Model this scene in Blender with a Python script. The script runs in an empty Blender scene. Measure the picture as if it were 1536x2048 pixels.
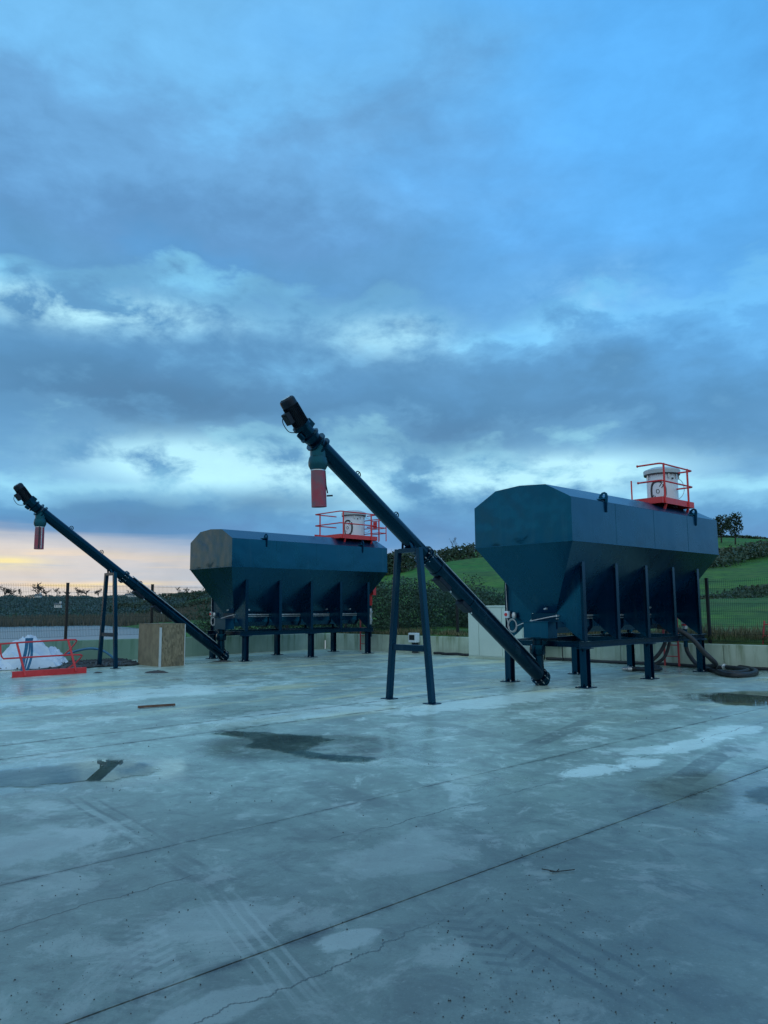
import bpy, bmesh, math, random
import numpy as np
from mathutils import Vector, Matrix, noise as mnoise
R_ = math.radians
random.seed(7); rng = np.random.default_rng(7)
scene = bpy.context.scene
COL = scene.collection

# ------------------------------------------------------------------ camera
CF, CPITCH, CROLL, CH = 1523.54, 0.1246, -0.0073, 1.6472
cam_d = bpy.data.cameras.new('camera'); cam = bpy.data.objects.new('camera', cam_d); COL.objects.link(cam)
cam_d.sensor_fit = 'VERTICAL'; cam_d.sensor_height = 36.0; cam_d.lens = CF / 2048 * 36.0
cam_d.clip_start = 0.05; cam_d.clip_end = 6000
cam.location = (0, 0, CH)
cam.rotation_euler = (Matrix.Rotation(math.pi / 2 + CPITCH, 4, 'X') @ Matrix.Rotation(CROLL, 4, 'Z')).to_euler()
scene.camera = cam
scene.view_settings.view_transform = 'Standard'; scene.view_settings.look = 'None'
scene.view_settings.gamma = 1.0; scene.view_settings.exposure = 0.16
scene.view_settings.use_curve_mapping = False
scene.cycles.max_bounces = 6
scene.cycles.use_denoising = True

def ray(px, py):
    dx, dy = px - 768, py - 1024
    cr, sr = math.cos(CROLL), math.sin(CROLL)
    X = (dx * cr + dy * sr) / CF; Y = (-dx * sr + dy * cr) / CF
    c, s = math.cos(CPITCH), math.sin(CPITCH)
    return Vector((X, c + Y * s, s - Y * c))
def gnd(px, py, z=0.0):
    r = ray(px, py); return r * ((z - CH) / r.z) + Vector((0, 0, CH))
def aty(px, py, y):
    r = ray(px, py); return r * (y / r.y) + Vector((0, 0, CH))
def onplane(px, py, p, n):
    r = ray(px, py); c = Vector((0, 0, CH)); n = Vector(n)
    return c + r * (n.dot(Vector(p) - c) / n.dot(r))

# ------------------------------------------------------------------ node helper
class S:
    def __init__(s, nt, out): s.nt, s.o = nt, out
    def _m(s, op, b=None, c=None):
        n = s.nt.nodes.new('ShaderNodeMath'); n.operation = op
        for i, v in enumerate((s, b, c)):
            if v is None: continue
            if isinstance(v, S): s.nt.links.new(v.o, n.inputs[i])
            else: n.inputs[i].default_value = v
        return S(s.nt, n.outputs[0])
    def __add__(s, b): return s._m('ADD', b)
    def __radd__(s, b): return s._m('ADD', b)
    def __sub__(s, b): return s._m('SUBTRACT', b)
    def __mul__(s, b): return s._m('MULTIPLY', b)
    def __rmul__(s, b): return s._m('MULTIPLY', b)
    def __truediv__(s, b): return s._m('DIVIDE', b)
    def mx(s, b): return s._m('MAXIMUM', b)
    def mn(s, b): return s._m('MINIMUM', b)
    def abs(s): return s._m('ABSOLUTE')
    def pw(s, b): return s._m('POWER', b)
    def fn(s, op, b=None): return s._m(op, b)
    def ss(s, a, b, lo=0.0, hi=1.0):
        n = s.nt.nodes.new('ShaderNodeMapRange'); n.interpolation_type = 'SMOOTHSTEP'
        s.nt.links.new(s.o, n.inputs['Value'])
        for k, v in (('From Min', a), ('From Max', b), ('To Min', lo), ('To Max', hi)): n.inputs[k].default_value = v
        return S(s.nt, n.outputs[0])
def gauss(s, mu, sig): 
    t = (s - mu) * (1.0 / sig); return (t * t * -1.0).fn('EXPONENT')
def comb(nt, x, y, z):
    n = nt.nodes.new('ShaderNodeCombineXYZ')
    for i, v in enumerate((x, y, z)):
        if isinstance(v, S): nt.links.new(v.o, n.inputs[i])
        else: n.inputs[i].default_value = v
    return n.outputs[0]
def noise(nt, vec, scale, detail=5, rough=0.55, dist=0.0, out=0):
    n = nt.nodes.new('ShaderNodeTexNoise'); n.inputs['Scale'].default_value = scale
    n.inputs['Detail'].default_value = detail; n.inputs['Roughness'].default_value = rough
    n.inputs['Distortion'].default_value = dist
    if vec is not None: nt.links.new(vec, n.inputs['Vector'])
    return S(nt, n.outputs[out])
def voro(nt, vec, scale, feature='F1', rnd=1.0):
    n = nt.nodes.new('ShaderNodeTexVoronoi'); n.feature = feature; n.inputs['Scale'].default_value = scale
    n.inputs['Randomness'].default_value = rnd
    if vec is not None: nt.links.new(vec, n.inputs['Vector'])
    return n
def mix(nt, f, a, b, typ='MIX'):
    n = nt.nodes.new('ShaderNodeMix'); n.data_type = 'RGBA'; n.blend_type = typ
    for i, v in ((0, f), (6, a), (7, b)):
        if isinstance(v, S): nt.links.new(v.o, n.inputs[i])
        elif isinstance(v, bpy.types.NodeSocket): nt.links.new(v, n.inputs[i])
        elif isinstance(v, (int, float)): n.inputs[i].default_value = v
        else: n.inputs[i].default_value = (*v[:3], 1)
    return n.outputs[2]
def ramp(nt, s, stops, interp='EASE'):
    n = nt.nodes.new('ShaderNodeValToRGB'); n.color_ramp.interpolation = interp
    e = n.color_ramp.elements
    while len(e) > 1: e.remove(e[-1])
    e[0].position = stops[0][0]; e[0].color = (*stops[0][1], 1)
    for p, c in stops[1:]:
        k = e.new(p); k.color = (*c, 1)
    nt.links.new(s.o, n.inputs[0]); return n.outputs[0]
def lin(r, g, b):
    f = lambda c: ((c / 255 + .055) / 1.055) ** 2.4 if c > 10 else c / 255 / 12.92
    return (f(r), f(g), f(b))

# ------------------------------------------------------------------ world: dusk sky under broken cloud
SUN_AZ, SUN_EL = -52.0, 3.0
world = bpy.data.worlds.new('World'); scene.world = world; world.use_nodes = True
nt = world.node_tree; nt.nodes.clear()
tc = nt.nodes.new('ShaderNodeTexCoord'); sp = nt.nodes.new('ShaderNodeSeparateXYZ')
nt.links.new(tc.outputs['Generated'], sp.inputs[0])
X, Y, Z = (S(nt, sp.outputs[i]) for i in range(3))
Zp = Z.mx(0.0)
el = Zp.mn(1.0).fn('ARCSINE') * 57.2958
inv = S(nt, nt.nodes.new('ShaderNodeValue').outputs[0]); inv.o.default_value = 1.0
k = inv / (Zp + 0.13)
pv = comb(nt, X * k, Y * k, 0.37)
n1 = noise(nt, pv, 0.85, 5, 0.5, 0.2) - 0.5
n2 = noise(nt, comb(nt, X * 4.2 + 1.7, Y * 4.2, Z * 8.5), 1.0, 7, 0.55, 0.25) - 0.5
n3 = noise(nt, comb(nt, X * 13.0, Y * 13.0 + 4.0, Z * 24.0), 1.0, 7, 0.6, 0.2) - 0.5
n4 = noise(nt, comb(nt, X * 3.0 + 9.3, Y * 3.0, Z * 6.5), 1.0, 4, 0.5, 0.0)
amp = el.ss(0.5, 16.0, 0.22, 1.0)
elw = el + X * 1.5 + (n1 * 12.0 + n2 * 18.0 + n3 * 6.0) * amp
bands = ramp(nt, elw * (1 / 60.0), [
    (0.00, lin(126, 176, 214)), (0.045, lin(122, 166, 208)), (0.085, lin(96, 144, 190)), (0.120, lin(96, 152, 196)),
    (0.150, lin(124, 184, 220)), (0.175, lin(146, 208, 234)), (0.205, lin(106, 162, 204)), (0.240, lin(86, 138, 180)), (0.285, lin(90, 145, 190)),
    (0.325, lin(106, 168, 212)), (0.352, lin(128, 200, 238)), (0.385, lin(92, 152, 204)), (0.45, lin(94, 146, 194)), (0.54, lin(104, 161, 210)), (0.64, lin(110, 178, 228)), (1.0, lin(120, 184, 228))])
bands = mix(nt, (n4 + n3 * 0.25).ss(0.42, 0.58, 0.72, 0.0) * el.ss(7.5, 11.0) * el.ss(22.0, 40.0, 1.0, 0.0), bands, lin(94, 148, 192))
azd = X._m('ARCTAN2', Y) * 57.2958
def patch(a0, sa, e0, se): return gauss(azd, a0, sa) * gauss(el, e0, se)
rag = (n2 * 3.4 + n3 * 4.2 + 0.55).mx(0.0).mn(1.0)
opening = ((patch(-14.0, 7.5, 10.6, 1.9) + patch(12.0, 9.0, 9.6, 1.5) + patch(-23.0, 9.0, 20.8, 1.3) * 0.8 + patch(1.0, 5.0, 20.2, 1.6) * 0.45 + patch(17.0, 5.0, 22.0, 2.0) * 0.4 + patch(-2.0, 6.0, 9.5, 1.6) * 0.7) * rag * 1.5).mn(1.0)
bands = mix(nt, opening, bands, lin(178, 230, 245))
bank = ((patch(-17.0, 13.0, 15.2, 2.4) + patch(5.0, 9.0, 12.6, 1.6) * 0.85 + patch(-19.0, 6.0, 6.6, 1.5) + patch(-8.0, 7.0, 7.8, 0.9) * 0.7 + patch(17.0, 8.0, 14.5, 1.5) * 0.4) * (rag * 0.6 + 0.4)).mn(1.0)
bands = mix(nt, bank * 0.8, bands, lin(80, 121, 157))
# clear dusk sky from the physical model shows in the right-hand gaps
sky = nt.nodes.new('ShaderNodeTexSky'); sky.sky_type = 'NISHITA'; sky.sun_disc = False
sky.sun_elevation = R_(SUN_EL); sky.sun_rotation = R_(SUN_AZ); sky.air_density = 1.3; sky.ozone_density = 3.0
clear = mix(nt, 0.22, lin(62, 160, 234), sky.outputs[0])
gapf = (X * 1.5 + n1 * 1.7 + n2 * 0.9 + el * 0.012).ss(0.15, 1.2, 0.0, 0.85) * el.ss(11, 20).mx(X.ss(0.60, 0.92) * el.ss(0.0, 3.0) * 1.6)
col = mix(nt, gapf, bands, clear)
# overhead sky paled beyond the view to add light on the ground
col = mix(nt, el.ss(42, 85, 0.0, 0.6), col, lin(176, 206, 222))
# unseen sky behind the camera brightened as added fill on yard, walls and silos
col = mix(nt, Y.ss(-0.8, 0.35, 0.85, 0.0) * el.ss(0.0, 8.0), col, lin(212, 230, 236))
# after-glow of the set sun, low on the left
az = X._m('ARCTAN2', Y) * 57.2958
streak = noise(nt, comb(nt, X * 3.0, Y * 3.0, Z * 55.0), 1.3, 5, 0.55, 0.3) - 0.5
glow_el = (el + streak * 2.4 + az * 0.045).ss(2.7, 5.0, 1.0, 0.0)
glow_az = gauss(az, -46.0, 38.0)
glowcol = ramp(nt, streak * 1.3 + 0.5, [(0.0, lin(178, 192, 206)), (0.46, lin(212, 204, 198)), (0.62, lin(232, 212, 188)), (0.74, lin(250, 224, 164)), (1.0, lin(255, 236, 160))])
col = mix(nt, (glow_el * (glow_az * 1.35).mn(1.0)).mn(1.0), col, glowcol)
col = mix(nt, gauss(az, -70.0, 16.0) * el.ss(3.0, 13.0, 1.0, 0.0) * 0.6, col, lin(232, 186, 146))
col = mix(nt, (gauss(az, -26.5, 2.2) * gauss(el + streak * 2.0, 3.1, 0.38) * 0.75).mn(1.0), col, lin(255, 236, 158))
# a little brightness texture
shade = n2 * 0.34 + n3 * 0.36 + n1 * 0.2 + 1.0
sv = comb(nt, shade, shade, shade)
col = mix(nt, 1.0, col, sv, 'MULTIPLY')
scl = mix(nt, 1.0, col, (10.0, 10.0, 10.0), 'MULTIPLY')
bg = nt.nodes.new('ShaderNodeBackground'); bg.inputs[1].default_value = 0.1
nt.links.new(scl, bg.inputs[0])
wo = nt.nodes.new('ShaderNodeOutputWorld'); nt.links.new(bg.outputs[0], wo.inputs[0])

sun_d = bpy.data.lights.new('sun', 'SUN'); sun_d.energy = 0.12; sun_d.angle = R_(25); sun_d.color = (1.0, 0.80, 0.58)
sun = bpy.data.objects.new('sun', sun_d); COL.objects.link(sun)
_sd = Vector((math.sin(R_(SUN_AZ)) * math.cos(R_(SUN_EL)), math.cos(R_(SUN_AZ)) * math.cos(R_(SUN_EL)), math.sin(R_(SUN_EL))))
sun.rotation_euler = _sd.to_track_quat('Z', 'Y').to_euler(); sun.location = _sd * 200

# ------------------------------------------------------------------ materials
def mat(name, base, rough=0.5, metal=0.0, spec=0.5, coat=0.0):
    m = bpy.data.materials.new(name); m.use_nodes = True; nt = m.node_tree
    b = nt.nodes['Principled BSDF']
    b.inputs['Base Color'].default_value = (*base, 1); b.inputs['Roughness'].default_value = rough
    b.inputs['Metallic'].default_value = metal; b.inputs['Specular IOR Level'].default_value = spec
    b.inputs['Coat Weight'].default_value = coat; b.inputs['Coat Roughness'].default_value = 0.12
    return m, nt, b
def objco(nt): return nt.nodes.new('ShaderNodeTexCoord').outputs['Object']
def geopos(nt): return nt.nodes.new('ShaderNodeNewGeometry').outputs['Position']
def bump(nt, b, h, strength=0.3, dist=0.01):
    n = nt.nodes.new('ShaderNodeBump'); n.inputs['Strength'].default_value = strength; n.inputs['Distance'].default_value = dist
    nt.links.new(h.o, n.inputs['Height']); nt.links.new(n.outputs[0], b.inputs['Normal']); return n
def varied(name, c0, c1, scale=3.0, rough=(0.4, 0.6), metal=0.0, spec=0.5, coat=0.0, bs=0.0, bscale=None, bdist=0.01, detail=5):
    m, nt, b = mat(name, c0, 0.5, metal, spec, coat)
    n = noise(nt, objco(nt), scale, detail, 0.6)
    f = n.ss(0.3, 0.7)
    nt.links.new(mix(nt, f, c0, c1), b.inputs['Base Color'])
    nt.links.new(n.ss(0.25, 0.75, rough[0], rough[1]).o, b.inputs['Roughness'])
    if bs: bump(nt, b, noise(nt, objco(nt), bscale or scale * 4, 4, 0.6), bs, bdist)
    return m
M = {}
def paint(name, base, dents, ior=1.56, spec=1.0, r0=0.16):
    m, nt, b = mat(name, base, 0.35, 0.0, spec, 0.0); b.inputs['IOR'].default_value = ior
    b.inputs['Specular Tint'].default_value = (0.05, 0.67, 1.0, 1)
    co = objco(nt)
    sx_ = nt.nodes.new('ShaderNodeSeparateXYZ'); nt.links.new(co, sx_.inputs[0]); cx_, cy_, cz_ = (S(nt, o) for o in sx_.outputs)
    n = noise(nt, co, 0.9, 6, 0.6); st = noise(nt, comb(nt, cx_ * 6.0, cy_ * 6.0, cz_ * 0.5), 1.0, 5, 0.6)
    d = tuple(c * 0.78 for c in base); l = tuple(min(1, c * 1.22) for c in base)
    c = mix(nt, n.ss(0.35, 0.68), d, l)
    c = mix(nt, (st.ss(0.54, 0.76, 0.0, 0.22) + noise(nt, co, 14, 5, 0.7).ss(0.60, 0.78, 0.0, 0.15)).mn(1.0), c, (0.045, 0.085, 0.105))       # dried run-off dust
    nt.links.new(c, b.inputs['Base Color'])
    nt.links.new((n * 0.16 + st * 0.08 + r0).o, b.inputs['Roughness'])
    bump(nt, b, noise(nt, co, 1.1, 2, 0.4) * dents + noise(nt, co, 3.3, 3, 0.5) * min(0.12, dents * 0.1) + noise(nt, co, 90, 2, 0.5) * 0.004, 0.5, 0.05)
    return m
M['paint'] = paint('slate_paint', (0.0006, 0.0095, 0.036), 0.8, 1.62)
M['paint_dark'] = paint('slate_paint_steel', (0.0008, 0.0075, 0.027), 0.1, 1.5, 0.6)
M['tube'] = paint('slate_paint_tube', (0.0005, 0.0060, 0.017), 0.1, 1.5, 0.42, 0.12)
M['chute'] = paint('slate_paint_dusty', (0.012, 0.050, 0.062), 0.1, 1.5, 0.6, 0.25)
M['end'] = paint('slate_paint_end', (0.0008, 0.0095, 0.032), 2.6, 1.58, 1.0, 0.02)
M['motor'] = varied('motor_black', (0.002, 0.008, 0.018), (0.005, 0.015, 0.028), 14, (0.35, 0.55), spec=0.25)
M['red'] = varied('red_paint', (0.56, 0.020, 0.026), (0.66, 0.036, 0.042), 5, (0.35, 0.6), coat=0.1)
M['red_old'] = varied('red_paint_weathered', (0.46, 0.035, 0.045), (0.56, 0.08, 0.085), 9, (0.5, 0.75))
M['white'] = varied('white_paint', (0.62, 0.74, 0.84), (0.70, 0.80, 0.88), 2, (0.3, 0.5))
M['lid'] = varied('grey_lid', (0.36, 0.46, 0.52), (0.46, 0.55, 0.60), 3, (0.3, 0.5))
M['black'] = varied('black_print', (0.012, 0.013, 0.02), (0.02, 0.02, 0.03), 5, (0.4, 0.5))
M['galv'] = varied('galvanised', (0.42, 0.46, 0.48), (0.6, 0.63, 0.65), 20, (0.25, 0.5), metal=0.7)
M['rubber'] = varied('black_rubber', (0.010, 0.014, 0.020), (0.024, 0.030, 0.038), 8, (0.45, 0.7))
M['cable'] = varied('pale_cable', (0.5, 0.52, 0.54), (0.6, 0.62, 0.64), 8, (0.4, 0.6))
M['post'] = varied('black_powder_coat', (0.008, 0.010, 0.012), (0.014, 0.016, 0.018), 4, (0.5, 0.7))
M['wire'] = varied('dark_green_wire', (0.008, 0.022, 0.018), (0.012, 0.03, 0.024), 4, (0.5, 0.7))
M['beige'] = varied('beige_grp', (0.56, 0.69, 0.64), (0.62, 0.75, 0.70), 1.2, (0.4, 0.6), bs=0.1, bscale=120, bdist=0.002)
M['bluepipe'] = varied('blue_pipe', (0.02, 0.13, 0.25), (0.03, 0.17, 0.3), 6, (0.35, 0.5))
M['bluestrap'] = varied('blue_strap', (0.015, 0.10, 0.22), (0.03, 0.16, 0.3), 12, (0.7, 0.9), bs=0.3, bscale=200, bdist=0.002)
M['tarp'] = varied('white_woven_sheet', (0.46, 0.60, 0.78), (0.62, 0.74, 0.88), 3, (0.45, 0.65), bs=0.25, bscale=60, bdist=0.004)
M['tan_strip'] = varied('pale_trim', (0.42, 0.48, 0.50), (0.52, 0.57, 0.58), 5, (0.4, 0.6))
M['stone'] = varied('dark_stone', (0.02, 0.025, 0.03), (0.07, 0.08, 0.085), 6, (0.6, 0.9))
M['rust'] = varied('rusty_wood', (0.09, 0.045, 0.03), (0.16, 0.09, 0.06), 10, (0.7, 0.9))
M['mud'] = varied('dark_mud', (0.03, 0.03, 0.032), (0.07, 0.06, 0.055), 12, (0.5, 0.9), bs=0.5, bscale=30, bdist=0.02)
M['bark'] = varied('bare_bark', (0.022, 0.022, 0.020), (0.045, 0.042, 0.036), 3, (0.8, 0.95))
M['twig'] = varied('bare_twigs', (0.030, 0.028, 0.030), (0.055, 0.05, 0.05), 3, (0.85, 0.95))
def leafmat(name, c0, c1, c2):
    m, nt, b = mat(name, c0, 0.6, 0, 0.3)
    p = geopos(nt)
    n = noise(nt, p, 0.35, 3, 0.6); g = S(nt, nt.nodes.new('ShaderNodeNewGeometry').outputs['Random Per Island'])
    c = mix(nt, g, c0, c1); c = mix(nt, n.ss(0.45, 0.65), c, c2)
    nt.links.new(c, b.inputs['Base Color']); return m
M['scrub'] = leafmat('scrub_leaves', (0.020, 0.070, 0.055), (0.035, 0.090, 0.062), (0.045, 0.095, 0.055))
M['hedge'] = leafmat('hedge_leaves', (0.025, 0.065, 0.045), (0.045, 0.085, 0.055), (0.070, 0.090, 0.055))
M['wood'] = leafmat('wood_leaves', (0.045, 0.098, 0.112), (0.055, 0.108, 0.120), (0.050, 0.112, 0.100))  # distance haze put into the leaf colour as a teal tint
M['ivy'] = leafmat('ivy_leaves', (0.012, 0.03, 0.018), (0.02, 0.045, 0.022), (0.02, 0.04, 0.02))
M['grass'] = leafmat('verge_grass', (0.045, 0.085, 0.030), (0.085, 0.12, 0.045), (0.06, 0.09, 0.035))
M['straw'] = leafmat('dead_grass', (0.20, 0.19, 0.11), (0.30, 0.27, 0.16), (0.14, 0.14, 0.08))
M['reed'] = leafmat('reeds', (0.085, 0.090, 0.075), (0.12, 0.115, 0.09), (0.07, 0.085, 0.072))
M['house'] = varied('white_render', (0.6, 0.62, 0.64), (0.7, 0.7, 0.7), 1, (0.7, 0.9))
M['slate'] = varied('slate_roof', (0.06, 0.07, 0.08), (0.09, 0.10, 0.11), 2, (0.5, 0.7))
M['pane'] = mat('dark_glass', (0.02, 0.03, 0.04), 0.1)[0]

# osb
m, nt_, b = mat('osb', (0.3, 0.22, 0.12), 0.7)
co = objco(nt_)
v1 = voro(nt_, comb(nt_, *[S(nt_, o) * kk for o, kk in zip((lambda s: (nt_.links.new(co, s.inputs[0]), s.outputs)[1])(nt_.nodes.new('ShaderNodeSeparateXYZ')), (26, 26, 11))]), 1.0)
gg = S(nt_, v1.outputs['Color'])
c = mix(nt_, gg, (0.10, 0.082, 0.048), (0.30, 0.24, 0.15))
c = mix(nt_, noise(nt_, co, 3.0, 4).ss(0.5, 0.75, 0, 0.5), c, (0.11, 0.10, 0.075))
nt_.links.new(c, b.inputs['Base Color']); bump(nt_, b, gg, 0.4, 0.004); M['osb'] = m
M['osb_pale'] = varied('plywood_face', (0.18, 0.15, 0.10), (0.28, 0.235, 0.16), 4, (0.6, 0.8))

# faded plastic sleeve
m, nt_, b = mat('faded_red_sleeve', (0.35, 0.08, 0.07), 0.55)
co = objco(nt_); n = noise(nt_, co, 3.2, 4, 0.6)
c = mix(nt_, n.ss(0.42, 0.62), (0.19, 0.085, 0.115), (0.32, 0.045, 0.075))
c = mix(nt_, noise(nt_, co, 9, 4).ss(0.6, 0.8, 0, 0.5), c, (0.34, 0.22, 0.22))
nt_.links.new(c, b.inputs['Base Color']); M['sleeve'] = m

# concrete wall with algae and tie-hole streaks
m, nt_, b = mat('wall_concrete', (0.3, 0.31, 0.27), 0.85, 0, 0.3)
p = geopos(nt_); s = nt_.nodes.new('ShaderNodeSeparateXYZ'); nt_.links.new(p, s.inputs[0])
wx, wy, wz = (S(nt_, o) for o in s.outputs)
n = noise(nt_, p, 1.1, 6, 0.6); drip = noise(nt_, comb(nt_, wx * 5.0, wy * 5.0, wz * 0.4), 1.0, 6, 0.65)
c = mix(nt_, n.ss(0.35, 0.7), (0.38, 0.48, 0.40), (0.54, 0.65, 0.55))
c = mix(nt_, drip.ss(0.46, 0.66, 0, 0.85) * (wz * 1.3 + 0.25).mn(1.0), c, (0.17, 0.24, 0.13))
c = mix(nt_, wx.ss(-9.5, -1.5, 0.7, 0.0), c, (0.14, 0.32, 0.24))
nt_.links.new(c, b.inputs['Base Color']); bump(nt_, b, noise(nt_, p, 25, 5), 0.25, 0.01); M['wall'] = m

# pasture
m, nt_, b = mat('pasture', (0.05, 0.1, 0.03), 0.9, 0, 0.2)
p = geopos(nt_); s = nt_.nodes.new('ShaderNodeSeparateXYZ'); nt_.links.new(p, s.inputs[0])
px_, py_, pz_ = (S(nt_, o) for o in s.outputs)
n = noise(nt_, p, 0.035, 4, 0.55); nf = noise(nt_, p, 0.9, 6, 0.65); nm = noise(nt_, p, 0.2, 5, 0.6)
c = mix(nt_, n.ss(0.38, 0.62), (0.038, 0.180, 0.034), (0.080, 0.195, 0.030))
c = mix(nt_, nm.ss(0.5, 0.72, 0, 0.6), c, (0.080, 0.150, 0.040))
c = mix(nt_, noise(nt_, p, 0.08, 6, 0.65, 0.4).ss(0.45, 0.62, 0, 0.65), c, (0.050, 0.105, 0.036))
c = mix(nt_, nf.ss(0.45, 0.68, 0, 0.75), c, (0.016, 0.066, 0.022))
c = mix(nt_, noise(nt_, p, 0.33, 7, 0.72, 0.3).ss(0.52, 0.66, 0, 0.7), c, (0.105, 0.165, 0.045))
c = mix(nt_, noise(nt_, p, 0.13, 6, 0.7).ss(0.54, 0.66, 0, 0.5), c, (0.028, 0.075, 0.026))
dist_ = (px_ * px_ + py_ * py_).fn('SQRT')
rgh = dist_.ss(19, 34, 0.85, 0.0)
c = mix(nt_, rgh * nm.ss(0.35, 0.6), c, (0.13, 0.125, 0.065))
left = px_.ss(-70, -25, 1.0, 0.0)
c = mix(nt_, left * 0.65, c, (0.040, 0.100, 0.048))
nt_.links.new(c, b.inputs['Base Color']); bump(nt_, b, nf, 0.6, 0.25); M['pasture'] = m

# lake water
m, nt_, b = mat('lake_water', (0.03, 0.065, 0.09), 0.30, 0, 1.0)
p = geopos(nt_); bump(nt_, b, noise(nt_, p, 0.8, 4, 0.6), 0.02, 0.05); M['lake'] = m

# yard concrete
YA = 0.742   # yard bay direction (radians from +x)
CU, SU = math.cos(YA), math.sin(YA)
def yuv(P): return (P[0] * CU + P[1] * SU, -P[0] * SU + P[1] * CU)
def yxy(u, v, z=0.0): return Vector((u * CU - v * SU, u * SU + v * CU, z))
PUDDLES = [  # world outlines (photo-measured points on the ground), later also used to wet the slab
    [gnd(*q) for q in ((418,1468),(470,1462),(560,1466),(640,1474),(672,1482),(640,1488),(612,1494),(625,1504),(690,1510),(752,1516),(752,1522),(700,1526),(640,1520),(580,1508),(520,1500),(490,1490),(505,1482),(470,1474))],
    [gnd(*q) for q in ((-40,1548),(40,1536),(110,1528),(170,1522),(235,1519),(290,1524),(322,1538),(300,1549),(262,1556),(225,1562),(165,1563),(90,1572),(20,1574),(-60,1578))],
    [gnd(*q) for q in ((1400,1392),(1450,1384),(1536,1382),(1600,1386),(1600,1408),(1500,1412),(1440,1408))],
    [gnd(*q) for q in ((1478,1590),(1530,1572),(1640,1560),(1640,1610),(1540,1614))],
]
m, nt_, b = mat('yard_concrete', (0.4, 0.4, 0.35), 0.6, 0, 0.75)
p = geopos(nt_); s = nt_.nodes.new('ShaderNodeSeparateXYZ'); nt_.links.new(p, s.inputs[0])
gx, gy, gz = (S(nt_, o) for o in s.outputs)
u = gx * CU + gy * SU; v = gy * CU - gx * SU
uv = comb(nt_, u, v, 0.0)
big = noise(nt_, p, 0.16, 5, 0.55, 0.4); med = noise(nt_, p, 0.75, 7, 0.62, 0.3); fine = noise(nt_, p, 6.0, 8, 0.7)
grain = noise(nt_, p, 60.0, 4, 0.7)
far = gy.ss(7.0, 17.0)
brush = noise(nt_, comb(nt_, u * 0.35, v * 3.0, 0.0), 1.0, 7, 0.6, 0.25)
bend = (noise(nt_, p, 0.22, 3, 0.5) - 0.5) * 1.6
trk = noise(nt_, comb(nt_, (u * 0.996 - v * 0.087 + bend) * 4.2, (v * 0.996 + u * 0.087) * 0.20, 0.0), 1.0, 6, 0.66, 0.2)
trk2 = noise(nt_, comb(nt_, (u * 0.956 - v * 0.29 + bend * 1.4) * 11.0, (v * 0.956 + u * 0.29) * 0.28, 3.0), 1.0, 5, 0.62, 0.15)
c = mix(nt_, med.ss(0.3, 0.7), (0.120, 0.156, 0.138), (0.195, 0.253, 0.226))
c = mix(nt_, brush.ss(0.50, 0.66, 0, 0.35), c, (0.115, 0.140, 0.135))
c = mix(nt_, trk.ss(0.50, 0.66, 0, 0.45) * big.ss(0.40, 0.56), c, (0.085, 0.104, 0.098))
c = mix(nt_, trk2.ss(0.60, 0.72, 0, 0.35) * med.ss(0.45, 0.6), c, (0.33, 0.385, 0.355))
blot = noise(nt_, p, 2.3, 9, 0.72, 0.6)
c = mix(nt_, blot.ss(0.49, 0.61, 0, 0.68), c, (0.105, 0.126, 0.118))
c = mix(nt_, blot.ss(0.45, 0.35, 0, 0.6), c, (0.31, 0.365, 0.34))
c = mix(nt_, fine.ss(0.50, 0.72, 0, 0.6), c, (0.085, 0.10, 0.095))
c = mix(nt_, fine.ss(0.34, 0.44, 0.35, 0.0), c, (0.31, 0.365, 0.34))
# wheel tracks: (from, to) on the ground, half width, tone, lines across
def track(a_, b_, w, col_, amt, lines=0.0, tread=0.0):
    global c
    A_, B_ = gnd(*a_), gnd(*b_); d_ = B_ - A_; L_ = d_.length; d_.normalize(); bnd = (med - 0.5) * 0.10
    al = (gx - A_.x) * d_.x + (gy - A_.y) * d_.y; ac = (gx - A_.x) * -d_.y + (gy - A_.y) * d_.x + bnd
    m_ = ac.abs().ss(w * 0.8, w, 1.0, 0.0) * al.ss(-0.2, 0.5) * al.ss(L_ - 0.6, L_ + 0.2, 1.0, 0.0) * blot.ss(0.28, 0.56)
    if lines: m_ = m_ * (ac * lines).fn('SINE').ss(0.1, 0.9)
    if tread: m_ = m_ * ((al + ac.abs() * 0.7) * tread).fn('SINE').ss(-0.1, 0.5, 0.25, 1.0)
    c = mix(nt_, m_ * amt, c, col_)
DK, LT = (0.075, 0.090, 0.086), (0.36, 0.42, 0.40)
track((425, 1775), (660, 2060), .13, LT, .42, 95.0)
track((560, 1930), (720, 2100), .10, LT, .38, 80.0)
track((285, 1835), (350, 2050), .11, LT, .55, 0, 75.0)
track((240, 1840), (290, 2050), .10, DK, .7, 0, 75.0)
track((140, 1590), (310, 1695), .16, DK, .75, 60.0)
track((165, 1612), (300, 1690), .03, LT, .4)
track((880, 1800), (1130, 2000), .16, DK, .75, 0, 60.0)
track((1000, 1830), (1400, 2060), .22, DK, .7, 50.0)
track((1470, 1490), (1350, 1570), .16, DK, .8)
track((1180, 1440), (1040, 1500), .14, DK, .75)
track((860, 1640), (1020, 1725), .20, DK, .6)
track((330, 1700), (520, 1800), .18, DK, .5, 40.0)
track((600, 1560), (820, 1640), .22, DK, .5)
track((1010, 1480), (760, 1420), .20, DK, .45)
rg_ = (blot - 0.5) * 4.0 + (med - 0.5) * 2.4
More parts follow.
